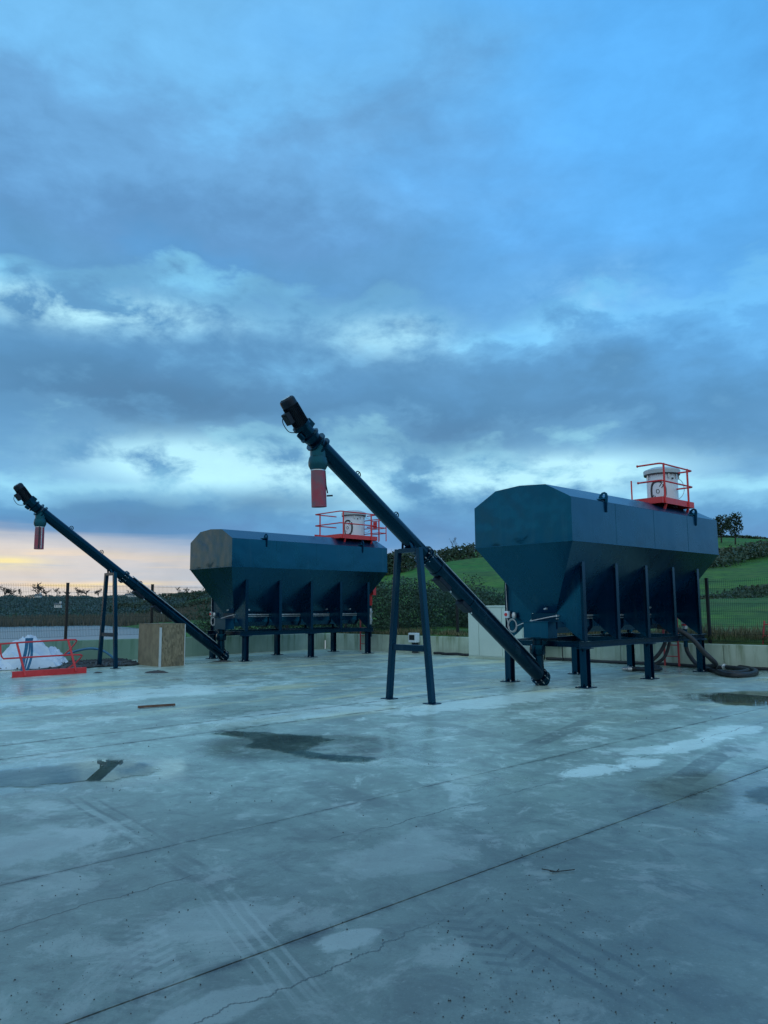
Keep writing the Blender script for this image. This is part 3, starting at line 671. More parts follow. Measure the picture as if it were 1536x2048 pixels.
# ------------------------------------------------------------------ cement silos
W_, LEN = 1.25, 6.74
Z1, Z2, Z3, Z4, W3 = 2.937, 3.822, 4.143, 4.189, 0.645
US = [0.745 + 1.316 * i for i in range(5)]
def tri_gusset(mb, c, dx, dy):
    pass
def make_silo(loc, rz, label, plat, extra):
    root = empty('cement_silo', (loc[0], loc[1], 0), rz); tag(root, label, 'silo', 'grey hopper silos on steel legs')
    # upper box: ends, sides
    for u_, s_ in ((0.0, 1), (LEN, -1)):
        oc = [(-W_, Z1), (-W_, Z2), (-W3, Z3), (0, Z4), (W3, Z3), (W_, Z2), (W_, Z1)]
        # grid-less plate with thickness
        MB().prism(oc, 0, u_, u_ + 0.012 * s_).build('end_panel', 'end', root)
    for s_ in (-1, 1):
        nseg = 4
        for i in range(nseg):
            a, b_ = .013 + (LEN - .026) * i / nseg + (.002 if i else 0), .013 + (LEN - .026) * (i + 1) / nseg - (.002 if i < nseg - 1 else 0)
            MB().box(((a + b_) / 2, s_ * (W_ - .006), (Z1 + Z2) / 2), (b_ - a, .012, Z2 - Z1 - .004)).build('side_panel', 'paint', root, bevel=0.003)
        for i in (1, 2, 3):
            a = .013 + (LEN - .026) * i / nseg; MB().tube([(a, s_ * (W_ + .0005), Z1 + .015), (a, s_ * (W_ + .0005), Z2 - .003)], .0045, 6).build('weld_seam', 'paint', root, 60)
        MB().prism([(s_ * W_, Z2 + .001), (s_ * W3, Z3 + .001), (s_ * W3, Z3 - .02), (s_ * (W_ - .02), Z2 - .012)], 0, .013, LEN - .013).build('roof_slope', 'paint', root)
        MB().prism([(s_ * W3, Z3 + .001), (0, Z4 + .001), (0, Z4 - .02), (s_ * W3, Z3 - .019)], 0, .013, LEN - .013).build('roof_top', 'paint', root)
    # V-shaped bottom
    u0, u1, vh, zb = 0.72, 6.05, 0.30, 1.50
    hv = [(0, -W_, Z1 - .002), (LEN, -W_, Z1 - .002), (LEN, W_, Z1 - .002), (0, W_, Z1 - .002), (u0, -vh, zb), (u1, -vh, zb), (u1, vh, zb), (u0, vh, zb)]
    MB().add(hv, [(0,1,5,4),(1,2,6,5),(2,3,7,6),(3,0,4,7),(4,5,6,7)]).build('hopper_bottom', 'paint', root)
    # folded lip where box and bottom meet
    for s_ in (-1, 1): MB().box((LEN / 2, s_ * (W_ + .004), Z1), (LEN + .02, .02, .022)).build('seam_lip', 'paint', root, bevel=.004)
    for u_ in (-.004, LEN + .004): MB().box((u_, 0, Z1), (.02, 2 * W_ - .014, .022)).build('seam_lip', 'paint', root, bevel=.004)
    # posts with plate gussets, both sides
    for s_ in (-1, 1):
        for i, u_ in enumerate(US):
            po = MB().box((u_, s_ * 1.0, 1.745), (.11, .012, 1.63)).box((u_, s_ * .955, 1.70), (.012, .078, 1.55)).build('support_post', 'paint_dark', root, bevel=.003)
            g = [(s_ * .915, 2.47), (s_ * .915, .94), (s_ * .74, 1.05), (s_ * (vh + .01), 1.40), (s_ * (vh + .03), 1.55)]
            MB().prism(g, 0, u_ - .005, u_ + .005).build('gusset_plate', 'paint', root)
    # base frame: channels along the sides, cross beams
    for s_ in (-1, 1):
        MB().box((3.4, s_ * .965, .862), (5.72, .010, .124)).box((3.4, s_ * .995, .9205), (5.72, .07, .009)).box((3.4, s_ * .995, .8035), (5.72, .07, .009)).build('base_beam', 'paint_dark', root, bevel=.002)
    for u_ in (US[0] - .02, US[2], US[4] + .02):
        MB().box((u_, 0, .862), (.010, 1.915, .11)).box((u_, 0, .915), (.09, 1.915, .009)).box((u_, 0, .809), (.09, 1.915, .009)).build('cross_beam', 'paint_dark', root)
    for i in (0, 2, 4):
        for s_ in (-1, 1):
            u_ = US[i]; v_ = s_ * .956
            lg = MB().box((u_ - .075, v_, .40), (.012, .15, .765)).box((u_ + .075, v_, .40), (.012, .15, .765)).box((u_, v_, .40), (.138, .010, .765)).build('leg', 'paint_dark', root, bevel=.002)
            bp = MB().box((u_, v_, .010), (.34, .30, .018))
            bp.build('base_plate', 'paint_dark', lg, bevel=.003)
            gs = MB()
            for d in (-1, 1):
                gs.prism([(u_ + d * .081, .019), (u_ + d * .15, .019), (u_ + d * .081, .10)], 1, v_ - .005, v_ + .005)
                gs.prism([(u_ + d * .081, .775), (u_ + d * .15, .775), (u_ + d * .081, .70)], 1, v_ - .005, v_ + .005)
            gs.build('stiffener', 'paint_dark', lg, kind='stuff')
            MB().box((u_, v_, .787), (.32, .24, .016)).build('head_plate', 'paint_dark', lg, bevel=.003)
            bo = MB()
            for dx in (-.13, .13):
                for dy in (-.11, .11): bo.cyl((u_ + dx, v_ + dy, .019), (u_ + dx, v_ + dy, .05), .012, n=6)
            bo.build('anchor_bolt', 'galv', lg, kind='stuff')
    # discharge screw trough
    tr = MB().prism([(-.28, 1.50), (.28, 1.50), (.28, 1.20), (.17, 1.07), (-.17, 1.07), (-.28, 1.20)], 0, .74, 6.12).build('screw_trough', 'paint', root, bevel=.006)
    for u_ in (.74, 2.1, 3.45, 4.8, 6.12): MB().prism([(-.33, 1.49), (.33, 1.49), (.33, 1.18), (.19, 1.03), (-.19, 1.03), (-.33, 1.18)], 0, u_ - .008, u_ + .008).build('trough_flange', 'paint_dark', tr)
    MB().tube([(.66, -.36, 1.445), (6.2, -.36, 1.42)], .024, 10).build('aeration_pipe', 'galv', root, 40)
    MB().tube([(.66, -.36, 1.385), (6.2, -.36, 1.36)], .011, 8).build('air_line', 'galv', root, 40)
    for i in range(5):
        u_ = 1.2 + 1.1 * i
        MB().cyl((u_, -.46, 1.60), (u_, -.37, 1.585), .026, .02, 10).cyl((u_, -.49, 1.605), (u_, -.46, 1.60), .014, n=8).build('aeration_nozzle', 'galv', root, 40)
    MB().cyl((.60, -.17, 1.60), (.60, -.10, 1.585), .026, .02, 10).build('aeration_nozzle', 'galv', root, 40)
    # end box of the screw with its drop pipe
    MB().box((.58, 0, 1.15), (.34, .62, .34)).box((.58, 0, 1.325), (.40, .68, .016)).build('discharge_box', 'paint', root, bevel=.005)
    # lifting lugs at the roof edge
    for u_ in (1.30, 5.5):
        for s_ in (-1, 1):
            out = [(1.255, 3.60), (1.285, 3.62), (1.305, 3.88), (1.31, 3.95), (1.29, 4.01), (1.24, 4.04), (1.18, 4.03), (1.12, 3.98), (1.09, 3.91), (1.255, 3.825)]
            hc = (1.215, 3.955); nn = len(out); ring = [(hc[0] + .036 * math.cos(math.atan2(p[1] - hc[1], p[0] - hc[0])), hc[1] + .042 * math.sin(math.atan2(p[1] - hc[1], p[0] - hc[0]))) for p in out]
            vs = []; fs = []
            for uu in (u_ - .012, u_ + .012): vs += [(uu, s_ * p[0], p[1]) for p in out] + [(uu, s_ * p[0], p[1]) for p in ring]
            for i in range(nn):
                k_ = (i + 1) % nn
                fs += [(i, k_, nn + k_, nn + i), (2*nn + k_, 2*nn + i, 3*nn + i, 3*nn + k_), (i, 2*nn + i, 2*nn + k_, k_), (nn + i, nn + k_, 3*nn + k_, 3*nn + i)]
            lug = MB().add(vs, fs).build('lifting_lug', 'paint', root)
            MB().add([(u_ - .012, s_ * 1.26, 3.90), (u_ - .012, s_ * 1.08, 3.925), (u_ - .17, s_ * 1.14, 3.885), (u_ - .012, s_ * 1.26, 3.888), (u_ - .012, s_ * 1.08, 3.913), (u_ - .17, s_ * 1.14, 3.873)],
                     [(0,1,2),(3,5,4),(0,3,4,1),(1,4,5,2),(2,5,3,0)]).build('lug_brace', 'paint', lug)
    # access platform with railings and the vent filter
    ua, ub_, va, vb_ = plat['ua'], plat['ub'], -1.0, plat.get('vb', .45)
    pf = MB().box(((ua + ub_) / 2, (va + vb_) / 2, 4.205), (ub_ - ua - .02, vb_ - va - .02, .03)).build('platform', 'red', root)
    for c_, d_ in ((((ua + ub_) / 2, va, 4.185), (ub_ - ua + .012, .012, .15)), (((ua + ub_) / 2, vb_, 4.26), (ub_ - ua + .012, .012, .15)),
                   ((ua, (va + vb_) / 2, 4.185), (.012, vb_ - va - .014, .15)), ((ub_, (va + vb_) / 2, 4.185), (.012, vb_ - va - .014, .15))):
        MB().box(c_, d_).build('toe_board', 'red', pf, bevel=.002)
    for u_ in (ua + .25, ub_ - .25): MB().bar((u_, va + .03, 4.12), (u_, va + .09, 3.93), .05, .05).build('platform_bracket', 'red', pf)
    def r_corner(pts, r=.09, n=5):
        out = [Vector(pts[0])]
        for i in range(1, len(pts) - 1):
            p = Vector(pts[i]); a = (Vector(pts[i-1]) - p).normalized(); b_ = (Vector(pts[i+1]) - p).normalized()
            for k_ in range(n + 1):
                t = k_ / n; out.append((1-t)**2 * (p + a*r) + 2*t*(1-t) * p + t*t * (p + b_*r))
        out.append(Vector(pts[-1])); return out
    for z_ in (5.075, 4.655):
        if plat['closed']:
            path = [(ua + 1.05, vb_, z_), (ua - .0, vb_, z_), (ua, va, z_), (ub_, va, z_), (ub_, va + .55, z_)]
        else:
            path = [(ua, -.40, z_), (ua, va, z_), (ub_, va, z_), (ub_, va + .55, z_)]
        rl = MB().tube(r_corner(path), .021, 8)
        for e in (path[0],) if not plat['closed'] else (): rl.lathe((e[0], e[1] + .03, z_), (e[0], e[1] - .02, z_), [(0, .008), (.25, .03), (.6, .034), (1, .012)], 10)
        rl.build('guard_rail', 'red', root, 50)
    posts = [(ua + .12, va), (ub_ - .32, va)] + ([(ua + .03, .16)] if plat['closed'] else [])
    for p in posts: MB().cyl((p[0], p[1] - .018 * (1 if p[1] < 0 else -1), 4.11), (p[0], p[1] - .018 * (1 if p[1] < 0 else -1), 5.09), .026, n=8).build('rail_post', 'red', root, 40)
    if not plat['closed']: MB().cyl((5.55, vb_, 4.2), (5.55, vb_, 4.95), .02, n=8).build('rail_post', 'red', root, 40)
    fc = plat['drum']; fr_ = .39
    dr = MB().lathe((fc[0], fc[1], 4.10), (fc[0], fc[1], 5.10), [(0, fr_), (1, fr_)], 40).build('vent_filter', 'white', root, 40)
    MB().lathe((fc[0], fc[1], 5.08), (fc[0], fc[1], 5.28), [(0, fr_ + .005), (.02, fr_ + .07), (.5, fr_ + .075), (.62, fr_ + .05), (.9, fr_ - .1), (1, .05)], 40).build('filter_lid', 'lid', dr, 35)
    MB().lathe((fc[0], fc[1], 5.055), (fc[0], fc[1], 5.079), [(0, fr_ + .004), (0.1, fr_ + .066), (1, fr_ + .066)], 40).build('lid_seal', 'black', dr, 40)
    for an in (-130, -95, -60, -20, 60, 150):
        a = R_(an); MB().box((fc[0] + math.cos(a) * (fr_ + .02), fc[1] + math.sin(a) * (fr_ + .02), 5.0), (.04, .04, .12), Matrix.Rotation(a, 3, 'Z')).build('lid_clip', 'galv', dr)
    # emblem on the drum: black ring crossed by a slanting spanner shape with a hexagon ring
    ca = R_(plat['emb']); lg = MB()
    def on(s_, z_, r=fr_ + .004): a = ca + s_ / fr_; return (fc[0] + math.cos(a) * r, fc[1] + math.sin(a) * r, z_)
    zc = 4.60
    def ribbon(P, wd, closed=False):
        n_ = len(P); vs = []
        for i in range(n_):
            a = P[(i - 1) % n_ if closed else max(i - 1, 0)]; b_ = P[(i + 1) % n_ if closed else min(i + 1, n_ - 1)]
            tx, tz = b_[0] - a[0], b_[1] - a[1]; L_ = math.hypot(tx, tz) or 1; nx, nz = -tz / L_ * wd / 2, tx / L_ * wd / 2
            vs += [on(P[i][0] + nx, P[i][1] + nz), on(P[i][0] - nx, P[i][1] - nz), on(P[i][0] - nx, P[i][1] - nz, fr_ - .002), on(P[i][0] + nx, P[i][1] + nz, fr_ - .002)]
        fs = []
        for i in range(n_ if closed else n_ - 1):
            j = (i + 1) % n_
            for k_ in range(4): fs.append((i*4 + k_, j*4 + k_, j*4 + (k_ + 1) % 4, i*4 + (k_ + 1) % 4))
        lg.add(vs, fs)
    A_, B_ = .185, .265
    ribbon([(A_ * (abs(math.cos(t)) ** .8) * (1 if math.cos(t) > 0 else -1), zc + B_ * (abs(math.sin(t)) ** .8) * (1 if math.sin(t) > 0 else -1)) for t in np.linspace(R_(62), R_(62 + 338), 40)], .064)
    for o_ in (-.03, .035):
        ribbon([(.07 + o_ * .8, zc + .10 - o_ * .6), (.15 + o_ * .8, zc + .225 - o_ * .6)], .022)
    ribbon([(-.15, zc - .23), (-.07, zc - .115)], .026); ribbon([(-.185, zc - .19), (-.11, zc - .085)], .02)
    ribbon([(.043 * math.cos(t), zc + .055 * math.sin(t)) for t in np.linspace(0, 2 * math.pi, 7)[:-1]], .018, True)
    lg.build('emblem', 'black', dr)
    hn = MB(); a = ca + 1.0; hn.cyl((fc[0] + math.cos(a) * fr_, fc[1] + math.sin(a) * fr_, 4.93), (fc[0] + math.cos(a) * (fr_ + .03), fc[1] + math.sin(a) * (fr_ + .03), 4.93), .024, n=10); hn.build('inspection_plug', 'black', dr)
    MB().tube(spline([(fc[0] + .38, fc[1] - .12, 5.06), (fc[0] + .60, fc[1] - .25, 4.95), (fc[0] + .66, fc[1] - .28, 4.7), (fc[0] + .55, fc[1] - .22, 4.5), (fc[0] + .36, fc[1] - .14, 4.46)], 6), .009, 6).build('filter_air_line', 'cable', dr, 60)
    # access ladder down the far end
    lu, lv = LEN + .22, .28
    for d in (-.2, .2): MB().bar((lu, lv + d, .02), (lu, lv + d, 4.3), .045, .03).build('ladder_stile', 'red_old', root)
    for i in range(14): MB().cyl((lu, lv - .2, .28 + i * .3), (lu, lv + .2, .28 + i * .3), .014, n=6).build('ladder_rung', 'red_old', root)
    # fill pipe at the far end
    fu, fv = LEN + .12, -.18
    fp = MB().tube(spline([(fu, fv, .55), (fu, fv, 1.4), (fu, fv, 2.6), (fu, fv, 3.9), (fu - .05, fv, 4.12)], 4), .057, 10).build('fill_pipe', 'paint_dark', root, 50)
    MB().lathe((fu, fv, 1.02), (fu, fv, 1.62), [(0, .07), (.2, .075), (.22, .09), (.3, .09), (.32, .07), (.7, .07), (.72, .095), (.8, .095), (.82, .07), (1, .065)], 14).build('pipe_coupling', 'galv', fp, 40)
    for z0, z1_, r_ in extra['red']: MB().lathe((fu, fv, z0), (fu, fv, z1_), [(0, .062), (.05, .085), (.95, .085), (1, .062)], 12).build('pinch_valve', 'red', fp, 40)
    if extra.get('box'): MB().box((fu + .02, fv - .16, 2.28), (.16, .14, .34)).build('valve_guard', 'red', fp, bevel=.01)
    # isolator box and looped cable on the near post
    bx = MB().box((.66, .93, 1.47), (.07, .12, .15)).build('isolator_box', 'white' if not extra.get('box') else 'galv', root, bevel=.008)
    MB().cyl((.622, .93, 1.47), (.60, .93, 1.47), .035, n=12).build('rotary_switch', 'red', bx, 40)
    b2 = MB().lathe((.66, .74, 1.52), (.66, .74, 1.38), [(0, .03), (.3, .05), (.7, .05), (1, .03)], 12).build('air_regulator', 'galv', root, 40)
    cb = MB()
    for k_ in range(3):
        cb.tube([(.63 - .012 * k_, .76 + .115 * math.cos(t) , 1.22 + .135 * math.sin(t) + .01 * k_) for t in np.linspace(0, 2 * math.pi, 21)[:-1]], .009, 6, True)
    cb.tube(spline([(.65, .93, 1.40), (.64, .90, 1.30), (.63, .85, 1.16)], 5), .009, 6)
    cb.tube(spline([(.66, .93, 1.54), (.66, .94, 1.9), (.66, .95, 2.3)], 4), .008, 6)
    cb.tube(spline([(.63, .65, 1.22), (.60, .40, 1.30), (.62, -.1, 1.40), (.66, -.33, 1.44)], 5), .010, 6)
    cb.build('looped_cable', 'cable', root, 60)
    return root
siloR = make_silo((2.8771, 15.9664), .7551, 'larger-looking dark blue-grey hopper silo on the right, with black hoses hanging beneath it',
    dict(ua=4.33, ub=6.02, vb=.45, closed=False, drum=(6.02, -.18), emb=-171), dict(red=[(1.10, 1.34, 0)]))
siloL = make_silo((-5.5872, 24.4408), .7733, 'farther dark blue-grey hopper silo, left of centre, its end panel catching the brown sunset',
    dict(ua=4.66, ub=6.47, vb=.45, closed=True, drum=(6.04, -.18), emb=-169), dict(red=[(1.72, 2.5, 0)], box=True))
# caged gate at the ladder head, left silo only
for v_ in (-.95, -.55, -.12):
    for u_ in (6.62, 6.98): MB().cyl((u_, v_, 4.12), (u_, v_, 4.93), .018, n=8).build('gate_post', 'red', siloL, 50)
for z_ in (4.93, 4.62, 4.42): MB().tube([(6.62, -.12, z_), (6.62, -.95, z_), (6.98, -.95, z_), (6.98, -.12, z_)], .017, 8).build('gate_rail', 'red', siloL, 50)
MB().box((6.63, -.72, 4.72), (.02, .2, .26)).build('gate_panel', 'red', siloL, bevel=.004)

# ------------------------------------------------------------------ screw conveyors and their stands
AX = Vector((-.8158, 0, .5784)); A0 = Vector((.40, 0, .262)); NX = Vector((.5784, 0, .8158))
def ax(s_, off=0.0, v_=0.0): return A0 + AX * s_ + NX * off + Vector((0, v_, 0))
def make_conveyor(loc, rz, phi, label, sleeve):
    root = empty('screw_conveyor', (loc[0] + math.cos(rz) * .4, loc[1] + math.sin(rz) * .4, 0), rz + phi); tag(root, label, 'conveyor', 'inclined screw conveyors')
    sub = []
    class B(MB):
        def build(s, name, m, parent=None, *a, **k_):
            s.v = [(p[0] - .4, p[1], p[2]) for p in s.v]
            return MB.build(s, name, m, parent or root, *a, **k_)
    B().cyl(ax(4.05), ax(7.05), .139, n=28).build('upper_tube', 'tube', None, 40)
    lt = B().cyl(ax(-.08), ax(4.0), .142, n=28).build('lower_tube', 'tube', None, 40)
    B().box(ax(1.95, .128), (3.7, .21, .03), Matrix((AX, (0, 1, 0), NX)).transposed()).build('cover_strip', 'tube', lt, bevel=.004)
    for s_ in (4.0, 4.05): B().cyl(ax(s_ - .014), ax(s_ + .012), .195, n=28).build('joint_flange', 'tube', None, 40)
    bo = B()
    for k_ in range(10):
        a = 2 * math.pi * k_ / 10; q = Vector((0, math.cos(a), 0)) * .17 + NX * (math.sin(a) * .17); bo.cyl(ax(3.96) + q, ax(4.095) + q, .012, n=6)
    bo.build('flange_bolt', 'galv', kind='stuff')
    for s_ in (6.98, 7.1): B().cyl(ax(s_ - .014), ax(s_ + .014), .19, n=28).build('head_flange', 'tube', None, 40)
    B().cyl(ax(7.1), ax(7.26), .12, .15, n=24).build('bearing_housing', 'tube', None, 40)
    # lifting rings along the top
    for s_ in (6.1, 5.0, 3.5, 2.95, 1.25):
        rg_ = B().tube([ax(s_ + .055 * math.cos(t), .165 + .055 * math.sin(t)) for t in np.linspace(0, 2 * math.pi, 17)[:-1]], .010, 6, True)
        rg_.bar(ax(s_, .13), ax(s_, .22), .012, .012); rg_.bar(ax(s_ - .05, .165), ax(s_ + .05, .165), .010, .010)
        rg_.build('lifting_ring', 'tube', None, 50)
    # conduit clipped on the lower tube
    cd = B().tube([ax(.3, .155, -.085), ax(3.85, .155, -.085)], .014, 8)
    cd.build('cable_conduit', 'galv', lt, 40)
    # clamps
    for s_ in (3.62, 2.55): B().cyl(ax(s_ - .03), ax(s_ + .03), .155, n=28).build('clamp_band', 'tube', None, 40)
    # inspection hatches beneath
    for s_, l_ in ((2.62, .30), (3.35, .36)):
        h = B().box(ax(s_, -.155, 0), (l_, .20, .09), Matrix((AX, (0, 1, 0), NX)).transposed()).build('inspection_hatch', 'motor', None, bevel=.012)
        B().cyl(ax(s_ - l_ * .5, -.16, -.06), ax(s_ - l_ * .5 - .05, -.18, -.06), .016, n=8).build('hatch_catch', 'galv', h, 40)
    # gearbox and motor
    B().lathe(ax(7.24), ax(7.50, .02), [(0, .17), (.1, .175), (.2, .13), (.75, .12), (.78, .16), (1, .16)], 20).build('gearbox', 'tube', None, 35)
    gb = B().box(ax(7.40, .10, .0), (.15, .20, .16), Matrix((AX, (0, 1, 0), NX)).transposed()); gb.cyl(ax(7.32, -.15, -.02), ax(7.44, -.15, -.02), .05, n=12); gb.build('gear_cover', 'tube', None, bevel=.015)
    md = Vector((-math.cos(R_(51)), 0, math.sin(R_(51)))); mo = ax(7.47, .025)
    mot = B().lathe(mo, mo + md * .51, [(0, .15), (.04, .15), (.05, .118), (.72, .118), (.73, .133), (.90, .133), (.96, .122), (.99, .095), (1, .07)], 32).build('motor', 'motor', None, 35)
    sx = Vector((0, 1, 0)); sy = md.cross(sx)
    fn = B()
    for k_ in range(30):
        a = 2 * math.pi * k_ / 30; q = sx * math.cos(a) + sy * math.sin(a); c_ = mo + md * .20 + q * .126
        fn.box(c_, (.33, .004, .024), Matrix((md, q.cross(md), q)).transposed())
    fn.build('cooling_fin', 'motor', mot, kind='stuff')
    B().box(mo + md * .22 - sy * .0 + (md.cross(sx)) * (.17 if (md.cross(sx)).z < 0 else -.17), (.2, .13, .10), Matrix((md, sx, md.cross(sx))).transposed()).build('terminal_box', 'motor', mot, bevel=.01)
    dn = md.cross(sx); dn = dn if dn.z < 0 else -dn
    B().tube(spline([mo + md * .30 + dn * .22, mo + md * .22 + dn * .30, mo + md * .05 + dn * .29, mo + md * -.04 + dn * .17], 6), .008, 6).build('motor_cable', 'motor', mot, 60)
    B().cyl(mo + md * .511, mo + md * .516, .088, n=24).build('fan_grille', 'galv', mot)
    # outlet chute, ball joint, sleeve
    cx = -5.345
    B().cyl((cx, 0, 4.32), (cx, 0, 4.09), .132, n=28).build('outlet_chute', 'chute', None, 40)
    B().lathe((cx, 0, 4.13), (cx, 0, 3.90), [(0, .128), (.03, .136), (.15, .15), (.45, .163), (.7, .158), (.9, .135), (1, .12)], 28).build('ball_joint', 'chute', None, 60)
    z0, z1_ = 3.915, 3.29
    tl = sleeve.get('tilt', 0.0)
    sl = B().lathe((cx, 0, z0), (cx + tl, tl * .3, z1_), [(0, .116), (.3, .122), (1, .124), (1, .120), (0, .112)], 28, False).build('discharge_sleeve', 'sleeve', None, 40)
    B().lathe((cx, 0, z0 + .005), (cx, 0, z0 - .03), [(0, .117), (1, .121)], 28).build('sleeve_clamp', 'galv', sl, 40)
    if sleeve['cord']:
        for dv, a in ((-.03, 1), (.03, 0)): B().box((cx - .02 + dv, -.128, (z0 + z1_) / 2), (.035 if a else .02, .006, z0 - z1_ - .04)).build('sleeve_slit', 'black' if a else 'galv', sl)
    else:
        B().tube([(cx + .10, -.06, z0 - .02), (cx + .115, -.068, 3.65), (cx + .14, -.08, 3.52)], .012, 6).tube([(cx + .12, -.08, 3.475), (cx + .20, -.14, 3.48)], .014, 6).build('sleeve_handle', 'motor', sl, 50)
    # boot: end cap, inlet column with collar
    B().lathe(ax(-.10), ax(-.34), [(0, .19), (.08, .19), (.1, .165), (.45, .165), (.5, .19), (.6, .19), (.62, .13), (1, .12)], 24).build('boot_end', 'tube', None, 35)
    eb = B()
    for k_ in range(8):
        a = 2 * math.pi * k_ / 8; q = Vector((0, math.cos(a), 0)) * .165 + NX * (math.sin(a) * .165); eb.cyl(ax(-.25) + q, ax(-.07) + q, .011, n=6)
    eb.build('boot_bolt', 'galv', kind='stuff')
    B().lathe((.46, 0, 1.0), (.46, 0, .28), [(0, .13), (.06, .13), (.08, .10), (.2, .10), (.22, .15), (.30, .165), (.45, .165), (.5, .15), (.52, .115), (1, .125)], 24).build('inlet_column', 'tube', None, 35)
    B().cyl((.46, 0, .985), (.46, 0, .965), .17, n=24).build('inlet_flange', 'tube', None, 40)
    return root
make_conveyor((2.8771, 15.9664), .7551, -.0176, 'nearer tall screw conveyor sloping up from the right silo, plain red sleeve at its top', dict(cord=False, tilt=.035))
make_conveyor((-5.5872, 24.4408), .7733, 0.0, 'farther inclined screw conveyor at the left, striped red sleeve hanging from its top', dict(cord=True))
def make_stand(loc, rz, vc, label):
    x = loc[0] + math.cos(rz) * -3.29 - math.sin(rz) * vc; y = loc[1] + math.sin(rz) * -3.29 + math.cos(rz) * vc
    root = empty('conveyor_stand', (x, y, 0), rz); tag(root, label, 'stand', 'A-frame conveyor stands')
    ht = 2.70
    for s_ in (-1, 1):
        lg = MB().bar((0, s_ * .53, .012), (0, s_ * .265, ht), .10, .10, (1, 0, 0)).build('leg', 'paint_dark', root, bevel=.008)
        MB().box((0, s_ * .53, .008), (.22, .24, .014)).build('base_plate', 'paint_dark', lg, bevel=.003)
    MB().box((0, 0, ht - .035), (.10, .43, .08)).build('top_beam', 'paint_dark', root, bevel=.006)
    MB().box((0, 0, .93), (.08, .76, .11)).build('cross_beam', 'paint_dark', root, bevel=.006)
    for s_ in (-1, 1):
        MB().bar((-.02, s_ * .13, ht + .005), (.03 - .10, s_ * .07, ht + .17), .05, .016, (0, 1, 0)).bar((.03, s_ * .13, ht + .005), (.16, s_ * .07, ht + .10), .05, .016, (0, 1, 0)).build('cradle_bracket', 'paint_dark', root, bevel=.003)
    return root
make_stand((2.8771, 15.9664), .7551, .065, 'tall dark A-frame stand in the middle of the yard holding up the nearer conveyor')
make_stand((-5.5872, 24.4408), .7733, 0.0, 'farther dark A-frame stand at the left, between the red railing and the chipboard box')

# ------------------------------------------------------------------ hoses
def hose(pts, r, label, coup=None):
    P = spline([Vector(p) for p in pts], 10); root = empty('delivery_hose', (P[0].x, P[0].y, 0)); tag(root, label, 'hose', 'black delivery hoses under the right silo')
    off = Vector((P[0].x, P[0].y, 0)); P = [p - off for p in P]
    MB().tube(P, r, 12).build('hose', 'rubber', root, 60)
    for e, n_ in (coup or ()):
        p = P[e]; q = P[e - 1] if e == -1 else P[1]; d = (p - q).normalized()
        MB().lathe(p - d * .02, p + d * .22, [(0, r + .004), (.2, r + .012), (.25, r + .03), (.4, r + .03), (.42, r - .004), (1, r - .006)], 14).build('coupling', 'galv', root, 40)
    return root
def sl_(u_, v_, z_): # silo R local to world
    c_, s_ = math.cos(.7551), math.sin(.7551); return Vector((2.8771 + u_ * c_ - v_ * s_, 15.9664 + u_ * s_ + v_ * c_, z_))
hr = .06
G = lambda x, y, z=hr: gnd(x, y, z)
hose([sl_(4.9, -.42, 1.13), sl_(5.0, -.85, 1.06), sl_(5.1, -1.16, .86), sl_(5.25, -1.36, .55), sl_(5.6, -1.5, .22), G(1412, 1334), G(1450, 1348), G(1486, 1350), G(1512, 1345), G(1502, 1338), G(1470, 1333), G(1430, 1328), G(1414, 1326.5)],
     hr, 'black hose looping out from under the right silo over the ground by the wall', [(-1, 0)])
hose([sl_(6.86, -.18, .60), sl_(6.87, -.22, .40), sl_(6.75, -.45, .16), sl_(6.55, -.72, hr), G(1398, 1333), G(1440, 1343), G(1475, 1345), G(1496, 1341), G(1478, 1337), G(1452, 1334)],
     hr * .9, 'black hose dropping from the red valve of the right silo and curling along the wall', [(-1, 0)])
hose([sl_(6.30, .05, .98), sl_(6.22, .1, .62), sl_(6.05, .22, .34), sl_(5.85, .40, .12), G(1318, 1335), G(1290, 1338), G(1262, 1338)],
     hr * .85, 'black hose sagging left from the right silo to the foot of its far middle leg', [(-1, 0)])
hose([sl_(6.42, .0, .98), sl_(6.36, .05, .58), sl_(6.2, .12, .28), sl_(5.95, .30, .07), G(1322, 1337.5), G(1292, 1340), G(1258, 1336)],
     hr * .7, 'thinner black hose sagging beside another toward the far middle leg of the right silo')

# ------------------------------------------------------------------ things at the wall
# beige cabinet
cb0 = Vector((2.72, 25.12, 0)); cd_ = DR; cn = Vector((-.70711, -.70711, 0)); cw, chh, cdp = 2.15, 1.64, .62
rz = math.atan2(cd_.y, cd_.x)
cab = empty('utility_cabinet', cb0 + cd_ * cw / 2 - cn * cdp / 2, rz); tag(cab, 'pale beige flat-topped cabinet by the wall, behind the lower end of the nearer conveyor', 'cabinet')
MB().box((0, 0, chh / 2), (cw, cdp, chh - .02)).build('cabinet_body', 'beige', cab, bevel=.012)
MB().box((0, 0, chh + .015), (cw + .05, cdp + .06, .05)).build('cabinet_roof', 'beige', cab, bevel=.015)
MB().box((0, 0, .03), (cw + .04, cdp + .04, .06)).build('plinth', 'wall', cab)
for i, (a, b_) in enumerate(((-cw / 2 + .02, -cw / 2 + .44), (-cw / 2 + .45, .28), (.29, cw / 2 - .02))):
    d = MB().box(((a + b_) / 2, -cdp / 2 - .012, chh / 2 + .02), (b_ - a - .008, .022, chh - .14)).build('cabinet_door', 'beige', cab, bevel=.005)
    if i: MB().box((b_ - .07 if i == 1 else a + .07, -cdp / 2 - .04, .85), (.025, .03, .14)).build('door_handle', 'post', d, bevel=.004)
